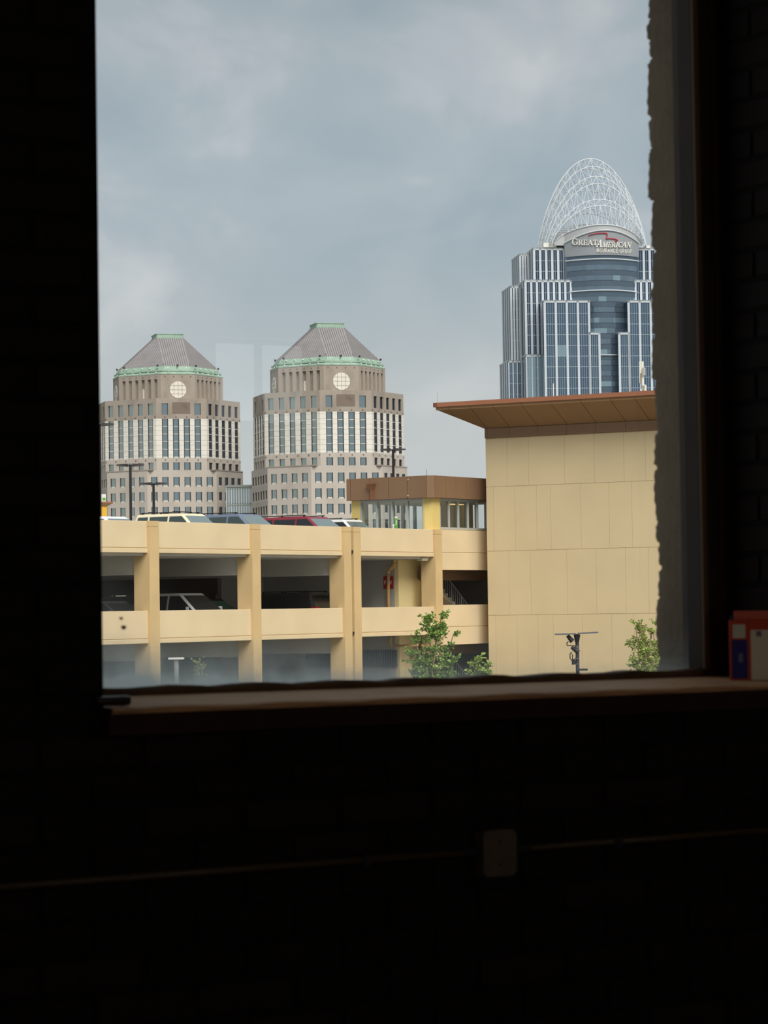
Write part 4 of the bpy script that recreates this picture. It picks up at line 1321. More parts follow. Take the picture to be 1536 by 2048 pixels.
def tower(label, px, Y, dz=0.0):
    p = at(px, 1000, Y)
    t = thing('octagonal_tower', label, 'office tower', (p.x, p.y, dz), R(15.4), 'twin towers with grey pyramid roofs')
    z = ZZ
    # roof
    k = MB(); slab(k, m_(55, 108), z['roof0'], m_(53, 1.5), z['cap0']); roof = k.build('pyramid_roof', SLATE, t)
    for i in FACES:
        k = MB()
        w0 = (55, 108) if True else None
        for j in range(-12, 13):
            i2 = i % 2
            wb, wt = (55 / SC, 53 / SC) if i2 == 0 else (108 / SC, 1.5 / SC)
            ab = octo(*m_(55, 108))[i2 and 1]; at_ = octo(*m_(53, 1.5))[i2 and 1]
            u = j * (0.56 if i2 == 0 else 0.58)
            if abs(u) > wb / 2: continue
            fr = 1.0 if abs(u) <= wt / 2 else (wb / 2 - abs(u)) / ((wb - wt) / 2)
            M_ = Matrix.Rotation(R(45 * i), 4, 'Z')
            A = M_ @ Vector((u, -ab - 0.03, z['roof0'])); B = M_ @ Vector((u, -(ab + (at_ - ab) * fr) - 0.03, z['roof0'] + (z['cap0'] - z['roof0']) * fr))
            k.rod(A, B, 0.075, 4)
        k.build('standing_seams', SEAM, roof)['kind'] = 'stuff'
    k = MB(); slab(k, m_(53, 3), z['cap0'] - 0.3, m_(53, 3), z['cap1'] - 0.2); slab(k, m_(55, 3), z['cap1'] - 0.22, m_(55, 3), z['cap1']); slab(k, m_(56, 4), z['cap0'] - 0.4, m_(56, 4), z['cap0'] - 0.15); k.build('green_crown', PATINA, t)
    k = MB(); slab(k, m_(57, 110), z['gr0'] + 1.0, m_(55, 108), z['gr1'] + 0.15); slab(k, m_(66, 108), z['gr0'] + 0.75, m_(66, 108), z['gr0'] + 1.15); slab(k, m_(68, 108), z['gr0'], m_(62, 108), z['gr0'] + 0.85); slab(k, m_(72, 107), z['gr0'] - 0.05, m_(72, 107), z['gr0'] + 0.22); band = k.build('green_cornice', PATINA, t)
    for i in FACES:
        wc, ws = m_(66, 108)
        M_ = fx(i, wc, ws)
        for j in ((-1, 0, 1) if i % 2 == 0 else (-2, -1, 0, 1, 2)):
            for zz, o_ in ((z['gr0'] + 0.5, 0.0), (z['gr1'] - 0.25, 0.75)):
                c = M_ @ Vector((j * 2.4, -0.1 + o_, zz))
                k = MB(); k.box(c - Vector((0.14, 0.14, 0.12)), c + Vector((0.14, 0.14, 0.12))); k.build('knob', KNOB, band)
        for j in ((-1, 1) if i % 2 else (0,)):
            c = M_ @ Vector((j * 5.2, 0.1, z['gr1'] + 0.2))
            k = MB(); k.box(c - Vector((0.2, 0.2, 0.2)), c + Vector((0.2, 0.2, 0.25))); k.build('floodlight', DARK, band)
    # drum with slots and round panels
    k = MB()
    for i in FACES:
        k.xf = fx(i, *WD)
        wf = WD[i % 2 and 1]
        if i % 2:
            pit = wf / 6.6
            hs = [(u * pit - 0.5, u * pit + 0.5, z['dr0'] + 0.3, z['gr0'] - 1.25) for u in (-2.5, -1.5, -0.5, 0.5, 1.5, 2.5)]
            k.holes(-wf / 2, wf / 2, z['dr0'], z['gr0'], 0, hs, 0.7, True)
        else:
            k.holes(-wf / 2, wf / 2, z['dr0'], z['gr0'], 0, [], 0.5)
    k.xf = None
    drum = k.build('drum_wall', STONED, t)
    k = MB(); k.v = []; slab(k, m_(66, 96), z['dr0'], m_(66, 96), z['gr0']); k.build('drum_core', STONED, t)
    for i in (-2, 0):
        k = MB(); k.xf = fx(i, *WD)
        zc_, rr = 64.0, 2.12
        k.prism([(rr * math.cos(a), zc_ + rr * math.sin(a)) for a in [2 * math.pi * j / 40 for j in range(40)]], -0.12, 0.1)
        disc = k.build('round_panel', MARBLE, t, label='round white stone panel')
        k = MB(); k.xf = fx(i, *WD)
        for d in (-1.05, 0, 1.05):
            h_ = math.sqrt(rr * rr - d * d)
            k.box((d - 0.04, -0.15, zc_ - h_), (d + 0.04, -0.1, zc_ + h_)); k.box((-h_, -0.15, zc_ + d - 0.04), (h_, -0.1, zc_ + d + 0.04))
        k.build('joint_grid', TJ, disc)
        for (zq, nn) in ((z['gr0'] - 0.6, 4), (z['dr0'] + 5.0, 0)):
            for j in range(nn):
                k = MB(); k.xf = fx(i, *WD); u = (j - (nn - 1) / 2) * 2.2; k.box((u - 0.13, -0.1, zq - 0.13), (u + 0.13, 0.02, zq + 0.13)); k.build('stone_boss', STAIN, t)
    for i in (-1, 1):
        for j in range(6):
            k = MB(); k.xf = fx(i, *WD); u = (j - 2.5) * 2.0; k.box((u - 0.13, -0.1, z['gr0'] - 0.73), (u + 0.13, 0.02, z['gr0'] - 0.47)); k.build('stone_boss', STAIN, t)
    k = MB(); k.xf = fx(-1, *WD); pit = WD[1] / 6.6; k.box((0.5 * pit - 0.4, 0.45, z['dr0'] + 0.4), (0.5 * pit + 0.4, 0.69, z['dr0'] + 3.0)); k.build('slot_infill', MARBLE, t, label='pale infill in one slot')
    # tiers below
    def tier(name, w_, z0, z1, rows, mt, dep=0.5):
        """rows: {face: (us, ztops, kind, height, glass)}"""
        k = MB()
        for i in FACES:
            k.xf = fx(i, *w_)
            wf = w_[i % 2 and 1]
            hs = []
            for (us, tops, kind, glass) in rows.get(i, ()):
                ww = 0.81 if not kind.startswith('sq') else 0.8
                hh = {'low': 2.45, 'tall': HT, 'sq': 2.9, 'sq4': 2.3}[kind]
                for zt in tops:
                    for u in us: hs.append((u - ww, u + ww, zt - hh, zt))
            k.holes(-wf / 2, wf / 2, z0, z1, 0, hs, dep)
        k.xf = None
        o = k.build(name, mt, t)
        for i in FACES:
            M_ = fx(i, *w_)
            for (us, tops, kind, glass) in rows.get(i, ()):
                hh = {'low': 2.45, 'tall': HT, 'sq': 2.9, 'sq4': 2.3}[kind]
                me = WM[kind + glass]
                for zt in tops:
                    for u in us:
                        c = M_ @ Vector((u, 0.16 if kind.startswith('sq') else 0.02, zt - hh))
                        wo_ = put('window', me[0], t, c, R(45 * i))
                        put('pane', me[1], wo_)
                        if me[2]: put('window_sill', me[2], wo_)
        return o
    P4 = [-4.2, -1.4, 1.4, 4.2]; P5 = [-6.1, -3.05, 0, 3.05, 6.1]; P6 = [x * 2.85 for x in (-2.5, -1.5, -0.5, 0.5, 1.5, 2.5)]; P4s = [-4.4, -1.47, 1.47, 4.4]
    k = MB(); slab(k, m_(98, 120), 0, m_(98, 120), z['dr0'] + 0.02); slab(k, m_(105.6, 127.6), z['dr0'] - 0.1, m_(105.6, 127.6), z['dr0'] + 0.06); k.build('tower_core', STONED, t)
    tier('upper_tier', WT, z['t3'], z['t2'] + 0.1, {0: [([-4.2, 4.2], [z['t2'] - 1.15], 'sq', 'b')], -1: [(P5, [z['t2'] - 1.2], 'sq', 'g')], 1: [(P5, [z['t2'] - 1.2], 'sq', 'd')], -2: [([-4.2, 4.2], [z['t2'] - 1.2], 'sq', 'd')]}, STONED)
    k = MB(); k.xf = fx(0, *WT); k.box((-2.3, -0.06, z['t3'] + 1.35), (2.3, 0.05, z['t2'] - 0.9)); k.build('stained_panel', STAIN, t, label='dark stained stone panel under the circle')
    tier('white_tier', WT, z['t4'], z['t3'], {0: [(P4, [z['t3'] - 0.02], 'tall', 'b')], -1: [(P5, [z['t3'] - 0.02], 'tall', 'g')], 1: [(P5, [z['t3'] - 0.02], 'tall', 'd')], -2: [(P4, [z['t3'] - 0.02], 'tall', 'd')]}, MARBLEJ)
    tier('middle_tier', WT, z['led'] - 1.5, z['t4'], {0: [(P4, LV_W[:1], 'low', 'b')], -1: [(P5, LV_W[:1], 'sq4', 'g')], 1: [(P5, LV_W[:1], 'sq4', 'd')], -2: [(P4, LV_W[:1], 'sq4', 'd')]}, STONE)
    for i in FACES:
        for j in range(6):
            for zq in (z['t3'] + 0.5, z['t4'] - 0.5):
                k = MB(); k.xf = fx(i, *WT); u = (j - 2.5) * (2.8 if i % 2 == 0 else 3.05)
                if abs(u) > WT[i % 2 and 1] / 2 - 0.2: continue
                k.box((u - 0.15, -0.1, zq - 0.15), (u + 0.15, 0.02, zq + 0.15)); k.build('stone_boss', STAIN, t)
    lows = LV_W[1:]
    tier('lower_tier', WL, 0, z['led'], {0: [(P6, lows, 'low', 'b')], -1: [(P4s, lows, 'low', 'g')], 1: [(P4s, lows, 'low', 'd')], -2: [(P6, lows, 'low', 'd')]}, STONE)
    k = MB()
    for i in FACES:
        if i % 2:
            k.xf = fx(i, *WL); k.box((-WL[1] / 2 - (0.3 if i < 0 else 1.2), -0.1, z['led'] - 0.12), (WL[1] / 2 + (1.2 if i < 0 else -0.1), 2.2, z['led'] + 0.12))
    k.xf = None
    k.build('ledge', STONED, t)
    k = MB(); k.xf = fx(-1, *WL); zz = 30.0
    k.box((-WL[1] / 2 - 1, -1.0, 0), (WL[1] / 2 - 0.3, 1.0, zz)); k.box((-WL[1] / 2 - 1.1, -1.1, zz), (WL[1] / 2 - 0.2, 1.0, zz + 0.3)); k.build('base_block', STONE, t)
    return t
# white piers with fine block joints
def marble_joints():
    mm = MARBLE.copy(); mm.name = 'white_marble_blocks'
    tt = mm.node_tree; b = tt.nodes['Principled BSDF']
    src = b.inputs['Base Color'].links[0].from_socket
    tc = tt.nodes.new('ShaderNodeTexCoord'); sp = tt.nodes.new('ShaderNodeSeparateXYZ')
    tt.links.new(tc.outputs['Object'], sp.inputs[0])
    md = tt.nodes.new('ShaderNodeMath'); md.operation = 'PINGPONG'; md.inputs[1].default_value = 0.62
    tt.links.new(sp.outputs['Z'], md.inputs[0])
    lt = tt.nodes.new('ShaderNodeMath'); lt.operation = 'LESS_THAN'; lt.inputs[1].default_value = 0.035
    tt.links.new(md.outputs[0], lt.inputs[0])
    mx = tt.nodes.new('ShaderNodeMixRGB'); mx.inputs['Color2'].default_value = (*lin((168, 156, 140)), 1)
    tt.links.new(lt.outputs[0], mx.inputs['Fac']); tt.links.new(src, mx.inputs['Color1']); tt.links.new(mx.outputs[0], b.inputs['Base Color'])
    return mm
MARBLEJ = marble_joints()
tower('nearer limestone tower with pyramid roof, in the middle of the view', 658.6, 660)
tower('farther limestone tower with pyramid roof, beside the left window edge', 338.5, 690, 1.0)
# glazed link between the towers
KF = Fr(at(480, 1000, 667), 90)
t = thing('glass_link', 'pale glazed link building between the twin towers', 'building', (KF.O.x, KF.O.y, 0), 0)
a, b = KF.s(453, 1000), KF.s(503, 1000)
zt = KF.z(480, 970)
k = MB(); k.box((a, 0.4, 0), (b, 3, zt - 0.4)); k.build('core', mat('pale_grey_green_wall', (178, 184, 174), 0.6), t)
k = MB(); k.box((a, -0.2, zt - 0.5), (b, 3, zt)); k.build('roof_edge', mat('pale_roof_edge', (150, 156, 150), 0.6), t)
n = 10
for i in range(n + 1):
    s_ = a + (b - a) * i / n
    k = MB(); k.box((s_ - 0.12, 0, 0), (s_ + 0.12, 0.4, zt - 0.5)); k.build('mullion', GAW, t)
for j in range(4):
    zz = zt - 0.6 - j * 4.2
    k = MB(); k.box((a, -0.05, zz - 0.35), (b, 0.35, zz)); k.build('floor_band', mat('grey_green_band', (150, 158, 150), 0.6), t)
    for i in range(n):
        s_ = a + (b - a) * i / n
        k = MB(); k.box((s_ + 0.12, 0.2, zz - 3.9), (s_ + (b - a) / n - 0.12, 0.35, zz - 0.4)); k.build('glass_pane', PGREY, t)

# ================================================================== TALL GLASS TOWER WITH THE ARCHED CROWN
A0 = at(1220, 750, 1100)
GA = Fr(A0, 83)
ga = thing('glass_tower', 'tall blue glass tower with stepped white frames and an arched lattice crown', 'office tower', (GA.O.x, GA.O.y, 0), GA.rz)
ZM = 82.0
FLH = 4.43
zC = GA.z(1130, 600, 0)
def tierbox(name, s0, s1, zt, q, ncol, pier, back, sub=0, ribs_left=0, ribs_right=0, glass=GAGL, lines=True, body=GAGL, single=False):
    k = MB(); k.box((s0 + 0.15, q + 0.35, 0), (s1 - 0.15, back, zt - 0.5)); core = k.build(name, body, ga)
    k = MB()
    colw = (s1 - s0 - pier) / ncol
    if pier > 0:
        for i in range(ncol + 1):
            c = s0 + pier / 2 + colw * i
            k.box((c - pier / 2, q, 0), (c + pier / 2, q + 0.6, zt))
        k.box((s0, q, zt - 1.1), (s1, q + 0.6, zt)); k.box((s0, q, zt - 0.5), (s1, back, zt))
    k.build('white_frame', GAW, core)
    th, rb = MB(), MB()
    zf = zt - 1.1
    if lines:
        z = zf
        while z > ZM:
            z -= FLH
            th.box((s0, q + 0.2, z - 0.1), (s1, q + 0.5, z + 0.1))
    if sub:
        for i in range(ncol):
            for j in range(1, sub + 1):
                c = s0 + pier + colw * i + (colw - pier) * j / (sub + 1)
                th.box((c - 0.06, q + 0.2, ZM), (c + 0.06, q + 0.5, zf))
    for n_, sx in ((ribs_left, s0), (ribs_right, s1)):
        for i in range(n_):
            y = q + 0.6 + (back - q - 0.6) * (i + 0.5) / n_
            rb.box((sx - 0.1, y - 0.45, 0), (sx + 0.1 , y + 0.45, zt))
    if rb.v:
        rb.build('side_ribs', GAW, core)['kind'] = 'stuff'
    if th.v:
        th.build('mullions', THIN, core)['kind'] = 'stuff'
    z = zf
    small = MB()
    while z > ZM:
        for i in range(ncol):
            a = s0 + pier + colw * i; b = a + colw - pier
            k = MB() if single else small
            k.box((a, q + 0.27, z - FLH + 0.1), (b, q + 0.36, z - 0.1))
            if single: k.build('glass_pane', GAGL2 if random.random() < 0.05 else glass, core)
        z -= FLH
    if small.v: small.build('narrow_panes', glass, core)['kind'] = 'stuff'
    return core
def SS(x, y, q): return GA.s(x, y, q)
Cl, Cr, Ct = SS(1087, 610, 0), SS(1180, 610, 0), GA.z(1130, 600, 0)
Dr, Dt = SS(1201, 680, 0), GA.z(1190, 664, 0)
qB, qA, qG, qF = 10.5, 14.0, 24.0, 22.0
Bl, Br, Bt = SS(1049, 580, qB), SS(1155.5, 580, qB), GA.z(1100, 559, qB)
Al, Ar, At = SS(1066, 510, qA), SS(1130.5, 510, qA), GA.z(1100, 495, qA)
Gl, Gr, Gt = SS(1038.5, 520, qG), SS(1058, 520, qG), GA.z(1045, 507, qG)
Fl, Fr_, Ft = SS(1020.5, 600, qF), SS(1041, 600, qF), GA.z(1030, 571, qF)
El, Er, Et = SS(1052, 740, 10.0), SS(1088, 740, 10.0), GA.z(1070, 708.5, 10.0)
Hl, Hr, Ht = SS(1017, 760, qF - 1), SS(1053, 760, qF - 1), GA.z(1020, 720, qF - 1)
for sg in (1, -1):
    def f(a, b): return (a, b) if sg == 1 else (-b, -a)
    rl = dict(ribs_left=4) if sg == 1 else dict(ribs_right=4)
    tierbox('tier_block', *f(Cl, Cr), Ct, 0.0, 4, 0.95, 30, sub=3, single=True)
    tierbox('tier_block', *f(Cr - 0.9, Dr), Dt, 0.0, 1, 0.95, 30, sub=3, single=True)
    tierbox('tier_block', *f(Bl, Br), Bt, qB, 9, 0.95, 36, sub=1, glass=GADK, **rl)
    tierbox('tier_block', *f(Al, Ar), At, qA, 5, 1.0, 40, sub=1, glass=GADK, **rl)
    tierbox('tier_block', *f(Gl, Gr), Gt, qG, 3, 0.8, 44, sub=0, glass=GADK, **rl)
    tierbox('tier_block', *f(Fl, Fr_), Ft, qF, 3, 0.8, 44, sub=0, glass=GADK, **rl)
    tierbox('tier_block', *f(El, Er), Et, 10.0, 3, 0.5, 30, sub=1, glass=GAGL2)
    tierbox('tier_block', *f(Hl, Hr), Ht, qF - 1, 4, 0.5, 44, sub=1, glass=GAGL, **rl)
# curved central bay
hw_ = -Ar + 0.6
def bayq(s_): return 12.5 - 8.0 * (1 - (s_ / hw_) ** 2)
def arcband(k, z0, z1, off=0.0, thick=0.5, s0=-1.0, s1=1.0, n=16, ztop=None):
    pv = None
    for i in range(n + 1):
        s_ = hw_ * (s0 + (s1 - s0) * i / n)
        zt = z1 if ztop is None else ztop(s_)
        q_ = bayq(s_) + off
        cur = [k.pt((s_, q_, z0)), k.pt((s_, q_, zt)), k.pt((s_, q_ + thick, zt)), k.pt((s_, q_ + thick, z0))]
        if pv:
            for a in range(4):
                k.f.append([pv[a], pv[(a + 1) % 4], cur[(a + 1) % 4], cur[a]])
        else:
            k.f.append(cur)
        pv = cur
    k.f.append(pv[::-1])
bz1 = GA.z(1208, 509, 5)
k = MB(); arcband(k, 0, bz1, 0.5, 3.0); bayo = k.build('curved_bay', GASP, ga)
k = MB(); k.box((-hw_, 12, 0), (hw_, 42, bz1)); k.build('bay_core', GASP, ga)
zl1 = GA.z(1208, 518, 5)
zfl = zl1 - 0.3
led2 = GA.z(1216, 580.5, 5)
led3 = GA.z(1218, 710, 5)
while zfl > ZM:
    NS = 10
    for i in range(NS):
        k = MB(); arcband(k, zfl - FLH + 0.3, zfl - 1.9, 0.3, 0.3, -1 + 2 * i / NS, -1 + 2 * (i + 1) / NS, 2)
        k.build('glass_pane', GAGL2 if random.random() < 0.14 else GABAY, bayo)
    k = MB(); arcband(k, zfl - 1.9, zfl, 0.15, 0.5); k.build('spandrel_band', GASP, bayo)
    zfl -= FLH
for zz in (zl1, led2, led3):
    k = MB(); arcband(k, zz - 0.2, zz + 0.25, -0.5, 1.2); k.build('white_ledge', GAW, bayo)
NS = 10
for i in range(NS):
    k = MB(); arcband(k, zl1 + 0.25, bz1 - 0.1, 0.9, 0.3, -1 + 2 * i / NS, -1 + 2 * (i + 1) / NS, 2); k.build('glass_pane', GAGL2, bayo)
# sign wall : a segment of the curved bay under the crown
zs0 = bz1 - 0.2
zsL, zsM = GA.z(1112.5, 486, 12), GA.z(1200, 461, 5)
def segz(s_): return zsM - (zsM - zsL) * (s_ / hw_) ** 2
k = MB(); arcband(k, zs0, None, -0.2, 1.5, n=24, ztop=segz); sw = k.build('sign_wall', GAGREY, ga, label='grey curved sign wall')
k = MB()
for i in range(24):
    a, b = hw_ * (-1 + 2 * i / 24), hw_ * (-1 + 2 * (i + 1) / 24)
    k.rod((a, bayq(a) - 0.5, segz(a)), (b, bayq(b) - 0.5, segz(b)), 0.3, 5)
k.build('sign_wall_rim', TUBE, ga)
# lettering, bent onto the sign wall
def to_sw(x, y):
    """photograph position -> (s,z) on the sign wall"""
    d = ray(x, y); q_ = 5.0
    for _ in range(6):
        s_, z_ = GA.hit(x, y, q_); q_ = bayq(max(-hw_, min(hw_, s_))) - 0.2
    return s_, z_
def Z3(zx, zy): return 1000 + zx * 320 / 1536, 300 + zy * 320 / 1536
def bent(name, polys, mt, th=0.5):
    k = MB()
    for pl in polys:
        pl = [p for p in pl]
        A = [k.pt((s_, bayq(s_) - 0.25 - th, z_)) for s_, z_ in pl]; B = [k.pt((s_, bayq(s_) - 0.2, z_)) for s_, z_ in pl]
        n = len(pl)
        for i in range(n): k.f.append([A[i], A[(i + 1) % n], B[(i + 1) % n], B[i]])
        k.f.append(A); k.f.append(B[::-1])
    return k.build(name, mt, sw)
def st(x0, y0, x1, y1, w0, w1=None):
    w1 = w1 or w0
    dx, dy = x1 - x0, y1 - y0
    l_ = math.hypot(dx, dy); nx, ny = -dy / l_, dx / l_
    return [(x0 - nx * w0 / 2, y0 - ny * w0 / 2), (x1 - nx * w1 / 2, y1 - ny * w1 / 2), (x1 + nx * w1 / 2, y1 + ny * w1 / 2), (x0 + nx * w0 / 2, y0 + ny * w0 / 2)]
def hs_(x0, x1, y, h=0.09): return [(x0, y), (x1, y), (x1, y + h), (x0, y + h)]
def arc(cx, cy, rx, ry, a0, a1, w, n=10, thin=0.35):
    out = []
    for i in range(n):
        q0, q1 = R(a0 + (a1 - a0) * i / n), R(a0 + (a1 - a0) * (i + 1) / n)
        def wd(q): return w * (thin + (1 - thin) * abs(math.cos(q)))
        p = [(cx + rx * math.cos(q0), cy + ry * math.sin(q0)), (cx + rx * math.cos(q1), cy + ry * math.sin(q1)), (cx + (rx - wd(q1)) * math.cos(q1), cy + (ry - wd(q1) * 0.7) * math.sin(q1)), (cx + (rx - wd(q0)) * math.cos(q0), cy + (ry - wd(q0) * 0.7) * math.sin(q0))]
        out.append(p)
    return out
K_, T_ = 0.21, 0.10
GL = {
    'G': (0.95, arc(0.48, 0.5, 0.46, 0.5, 48, 330, 0.22) + [st(0.80, 0.08, 0.80, 0.42, 0.19), hs_(0.58, 0.98, 0.40), st(0.79, 0.98, 0.79, 0.70, 0.08)]),
    'R': (0.92, [st(0.2, 0, 0.2, 1, K_), hs_(0.02, 0.4, 0), hs_(0.02, 0.4, 0.91), hs_(0.2, 0.5, 0.45, 0.08)] + arc(0.42, 0.72, 0.32, 0.28, -90, 90, 0.2, 6) + [st(0.42, 0.5, 0.82, 0.02, 0.2), hs_(0.7, 0.98, 0)]),
    'E': (0.80, [st(0.2, 0, 0.2, 1, K_), hs_(0.02, 0.74, 0), hs_(0.02, 0.72, 0.91), hs_(0.2, 0.56, 0.46, 0.08), st(0.7, 0, 0.7, 0.28, T_), st(0.68, 0.74, 0.68, 1, T_), st(0.55, 0.36, 0.55, 0.63, T_)]),
    'A': (0.98, [st(0.14, 0, 0.48, 1, T_), st(0.48, 1, 0.84, 0, 0.22), hs_(0.26, 0.68, 0.30, 0.08), hs_(0, 0.32, 0), hs_(0.62, 1.0, 0)]),
    'T': (0.86, [st(0.43, 0, 0.43, 1, K_), hs_(0.02, 0.84, 0.91), st(0.06, 0.70, 0.06, 1, T_), st(0.80, 0.70, 0.80, 1, T_), hs_(0.2, 0.66, 0)]),
    'M': (1.16, [st(0.16, 0, 0.16, 1, T_), st(0.16, 1, 0.58, 0, 0.2), st(0.58, 0, 0.98, 1, T_), st(0.98, 0, 0.98, 1, K_), hs_(0, 0.32, 0), hs_(0.8, 1.16, 0), hs_(0.02, 0.2, 0.91), hs_(0.95, 1.16, 0.91)]),
    'I': (0.46, [st(0.23, 0, 0.23, 1, K_), hs_(0.02, 0.44, 0), hs_(0.02, 0.44, 0.91)]),
    'C': (0.88, arc(0.48, 0.5, 0.46, 0.5, 48, 312, 0.22) + [st(0.79, 0.98, 0.79, 0.68, 0.09)]),
    'N': (1.0, [st(0.16, 0, 0.16, 1, T_), st(0.16, 1, 0.84, 0, 0.22), st(0.84, 0, 0.84, 1, T_), hs_(0, 0.32, 0), hs_(0.68, 1.0, 0.91), hs_(0, 0.2, 0.91)]),
}
def word(letters, x0, x1, ybase, ytop, big_first, italic, prefix):
    """letters fitted between photograph columns x0..x1 (zoom units), ybase given at both ends"""
    yb0, yb1 = ybase
    tot = 0
    hs2 = []
    hB, hS = ytop
    for i, ch in enumerate(letters):
        h_ = hB if (i == 0 and big_first) else hS
        hs2.append(h_); tot += GL[ch][0] * h_ + (0.06 * hS)
    sc = (x1 - x0) / tot
    x = x0
    for ch, h_ in zip(letters, hs2):
        w_, polys = GL[ch]
        out = []
        for pl in polys:
            pts = []
            for (a, b) in pl:
                zx = x + a * h_ * sc + (0.22 * b * h_ if italic else 0)
                u = (zx - x0) / (x1 - x0)
                zy = yb0 + (yb1 - yb0) * u - b * h_
                pts.append(to_sw(*Z3(zx, zy)))
            out.append(pts)
        bent('letter_' + ch.lower(), out, WHITEP, 0.6)
        x += (w_ * h_ + 0.06 * hS) * sc
word('GREAT', 686, 935, (914, 914), (64, 49), True, False, 'g')
word('AMERICAN', 918, 1254, (934, 938), (70, 50), True, True, 'a')
# second line, plain capitals
SG = {'I': [(.5, 0, .5, 1)], 'N': [(.1, 0, .1, 1), (.1, 1, .9, 0), (.9, 0, .9, 1)], 'S': [(.9, .85, .6, 1), (.6, 1, .3, .97), (.3, .97, .12, .78), (.12, .78, .3, .57), (.3, .57, .7, .45), (.7, .45, .9, .24), (.9, .24, .7, .03), (.7, .03, .35, 0), (.35, 0, .08, .16)],
      'U': [(.1, 1, .1, .2), (.1, .2, .3, 0), (.3, 0, .7, 0), (.7, 0, .9, .2), (.9, .2, .9, 1)], 'R': [(.1, 0, .1, 1), (.1, 1, .7, 1), (.7, 1, .88, .82), (.88, .82, .88, .66), (.88, .66, .7, .5), (.7, .5, .1, .5), (.5, .5, .9, 0)],
      'A': [(.05, 0, .5, 1), (.5, 1, .95, 0), (.22, .33, .78, .33)], 'C': [(.9, .85, .65, 1), (.65, 1, .35, 1), (.35, 1, .1, .75), (.1, .75, .1, .25), (.1, .25, .35, 0), (.35, 0, .65, 0), (.65, 0, .9, .15)],
      'E': [(.1, 0, .1, 1), (.1, 1, .85, 1), (.1, .5, .75, .5), (.1, 0, .85, 0)], 'G': [(.9, .85, .65, 1), (.65, 1, .35, 1), (.35, 1, .1, .75), (.1, .75, .1, .25), (.1, .25, .35, 0), (.35, 0, .65, 0), (.65, 0, .9, .15), (.9, .15, .9, .48), (.9, .48, .55, .48)],
      'O': [(.35, 1, .65, 1), (.65, 1, .9, .75), (.9, .75, .9, .25), (.9, .25, .65, 0), (.65, 0, .35, 0), (.35, 0, .1, .25), (.1, .25, .1, .75), (.1, .75, .35, 1)], 'P': [(.1, 0, .1, 1), (.1, 1, .7, 1), (.7, 1, .88, .82), (.88, .82, .88, .62), (.88, .62, .7, .45), (.7, .45, .1, .45)]}
txt = 'INSURANCE GROUP'
wds = [0.4 if c in 'I ' else 1.0 for c in txt]
unit = (1270 - 918) / sum(wds)
x = 918.0
for c, w_ in zip(txt, wds):
    if c != ' ':
        polys = []
        ex = unit * w_ * 0.16
        for (a, b, c_, d) in SG[c]:
            yb = 981 + 10 * (x - 918) / 352
            H_ = 35
            X = lambda v: x + ex + v * (unit * w_ - 2 * ex)
            p0, p1 = (X(a), yb - b * H_), (X(c_), yb - d * H_)
            dx, dy = p1[0] - p0[0], p1[1] - p0[1]; l_ = math.hypot(dx, dy) or 1
            e0 = (p0[0] - dx / l_ * 1.6, p0[1] - dy / l_ * 1.6); e1 = (p1[0] + dx / l_ * 1.6, p1[1] + dy / l_ * 1.6)
            nx, ny = -dy / l_ * 2.4, dx / l_ * 2.4
            polys.append([to_sw(*Z3(*v)) for v in ((e0[0] - nx, e0[1] - ny), (e1[0] - nx, e1[1] - ny), (e1[0] + nx, e1[1] + ny), (e0[0] + nx, e0[1] + ny))])
        bent('letter_' + c.lower(), polys, WHITEP, 0.3)
    x += unit * w_
# red swoosh
pts = [(845, 824, 2), (880, 811, 5), (920, 803, 6), (965, 800, 6), (1000, 798, 7), (1024, 803, 8), (1030, 818, 8), (1024, 836, 8), (1017, 853, 8), (1040, 850, 7), (1075, 851, 7), (1105, 856, 8), (1126, 864, 9), (1128, 872, 9), (1114, 880, 5), (1098, 878, 2)]
polys = []
for (a, b, wa), (c, d, wb) in zip(pts[:-1], pts[1:]):
    q_ = st(a, b, c, d, wa, wb)
    polys.append([to_sw(*Z3(*v)) for v in q_])
bent('red_swoosh', polys, mat('crimson_paint', (186, 34, 58), 0.5), 0.4)
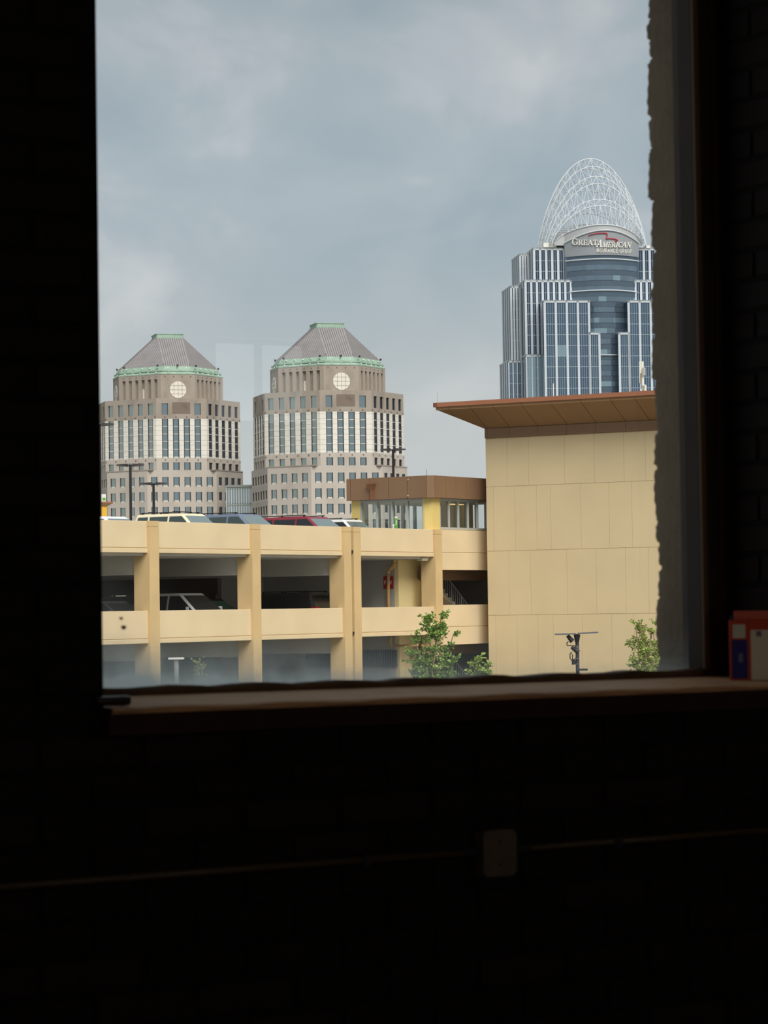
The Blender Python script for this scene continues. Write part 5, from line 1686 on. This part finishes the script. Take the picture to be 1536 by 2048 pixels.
# crown of arches
def crown_arch(zx, zy, i):
    """apex given in the photograph -> depth from its sideways shift"""
    return zx, zy
ARCH = [  # apex (zoom px), left foot x, right foot x, depth
    (980, 728, 540, 1388, 8.0), (975, 535, 500, 1392, 10.5), (970, 475, 480, 1395, 12.5), (960, 325, 448, 1398, 15.5), (940, 255, 425, 1400, 18.5), (892, 160, 392, 1402, 23.0), (870, 85, 365, 1403, 26.5),
    (838, 180, 380, 1392, 31.0), (805, 320, 400, 1380, 35.0), (790, 388, 420, 1370, 38.0), (782, 560, 455, 1355, 41.0), (800, 612, 480, 1345, 43.0)]
zfoot = GA.z(1100, 489, 14)
arcs = []
for (ax, ay, fl, frr, q_) in ARCH:
    x, y = Z3(ax, ay)
    sa0, za0 = GA.hit(x, y, q_)
    s0 = GA.s(*Z3(fl, 905), q_); s1 = GA.s(*Z3(frr, 905), q_)
    pts = []
    n = 28
    for i in range(n + 1):
        th_ = math.pi * i / n
        c = -math.cos(th_)
        hgt = math.sin(th_) ** (1.5 if q_ > 9 else 1.15)
        mid = (s0 + s1) / 2
        s_ = mid + c * (s1 - s0) / 2 + (sa0 - mid) * hgt * 0.6
        pts.append(Vector((s_, q_ if q_ > 9 else bayq(max(-hw_, min(hw_, s_))) + 0.2, zfoot + (za0 - zfoot) * hgt)))
    arcs.append(pts)
for i, pts in enumerate(arcs):
    k = MB(); k.tube(pts, 0.32 if i in (0, 6) else 0.26 if i < 7 else 0.2, 5); k.build('arch_tube', TUBE, ga)
for i in range(len(arcs) - 1):
    A, B = arcs[i], arcs[i + 1]
    k = MB()
    for j in range(1, len(A) - 1):
        if i < 6:
            k.rod(A[j], B[j], 0.12, 4)
        if j % 1 == 0 and j < len(A) - 2:
            k.rod(A[j], B[j + 1], 0.1, 4) if j % 2 else k.rod(B[j], A[j + 1], 0.1, 4)
    k.build('lattice_bracing', TUBE, ga)['kind'] = 'stuff'
# vaulted roof with ribs below the crown
k = MB()
k2 = MB(); pv = None
for v in arcs[0]:
    cur = [k2.pt((v.x, v.y + 0.1, zfoot - 0.6)), k2.pt((v.x, v.y + 0.1, v.z))]
    if pv: k2.f.append([pv[0], pv[1], cur[1], cur[0]])
    pv = cur
k2.build('vault_front', LOUV, ga)
V0, V1 = arcs[0], [Vector((v.x * 0.93 - 2.0, 30, zfoot + (v.z - zfoot) * 1.55)) for v in arcs[0]]
iv0 = [k.pt(v) for v in V0]; iv1 = [k.pt(v) for v in V1]
for i in range(len(V0) - 1): k.f.append([iv0[i], iv0[i + 1], iv1[i + 1], iv1[i]])
k.f.append(iv1)
vr = k.build('vaulted_roof', LOUV, ga, smooth=False, label='pale ribbed vault behind the sign wall')
for i in range(1, len(V0) - 1):
    k = MB(); k.rod(V0[i] + Vector((0, 0, 0.15)), V1[i] + Vector((0, 0, 0.15)), 0.12, 4); k.build('roof_rib', TUBE, vr)
for (zx0, zx1, zy0, zy1) in ((412, 535, 895, 938), (1398, 1432, 918, 948)):
    a = GA.hit(*Z3(zx0, zy1), 15); b = GA.hit(*Z3(zx1, zy0), 15)
    k = MB(); k.box((a[0], 13.6, a[1]), (b[0], 20, b[1])); k.build('plant_box', WHITEP, ga)
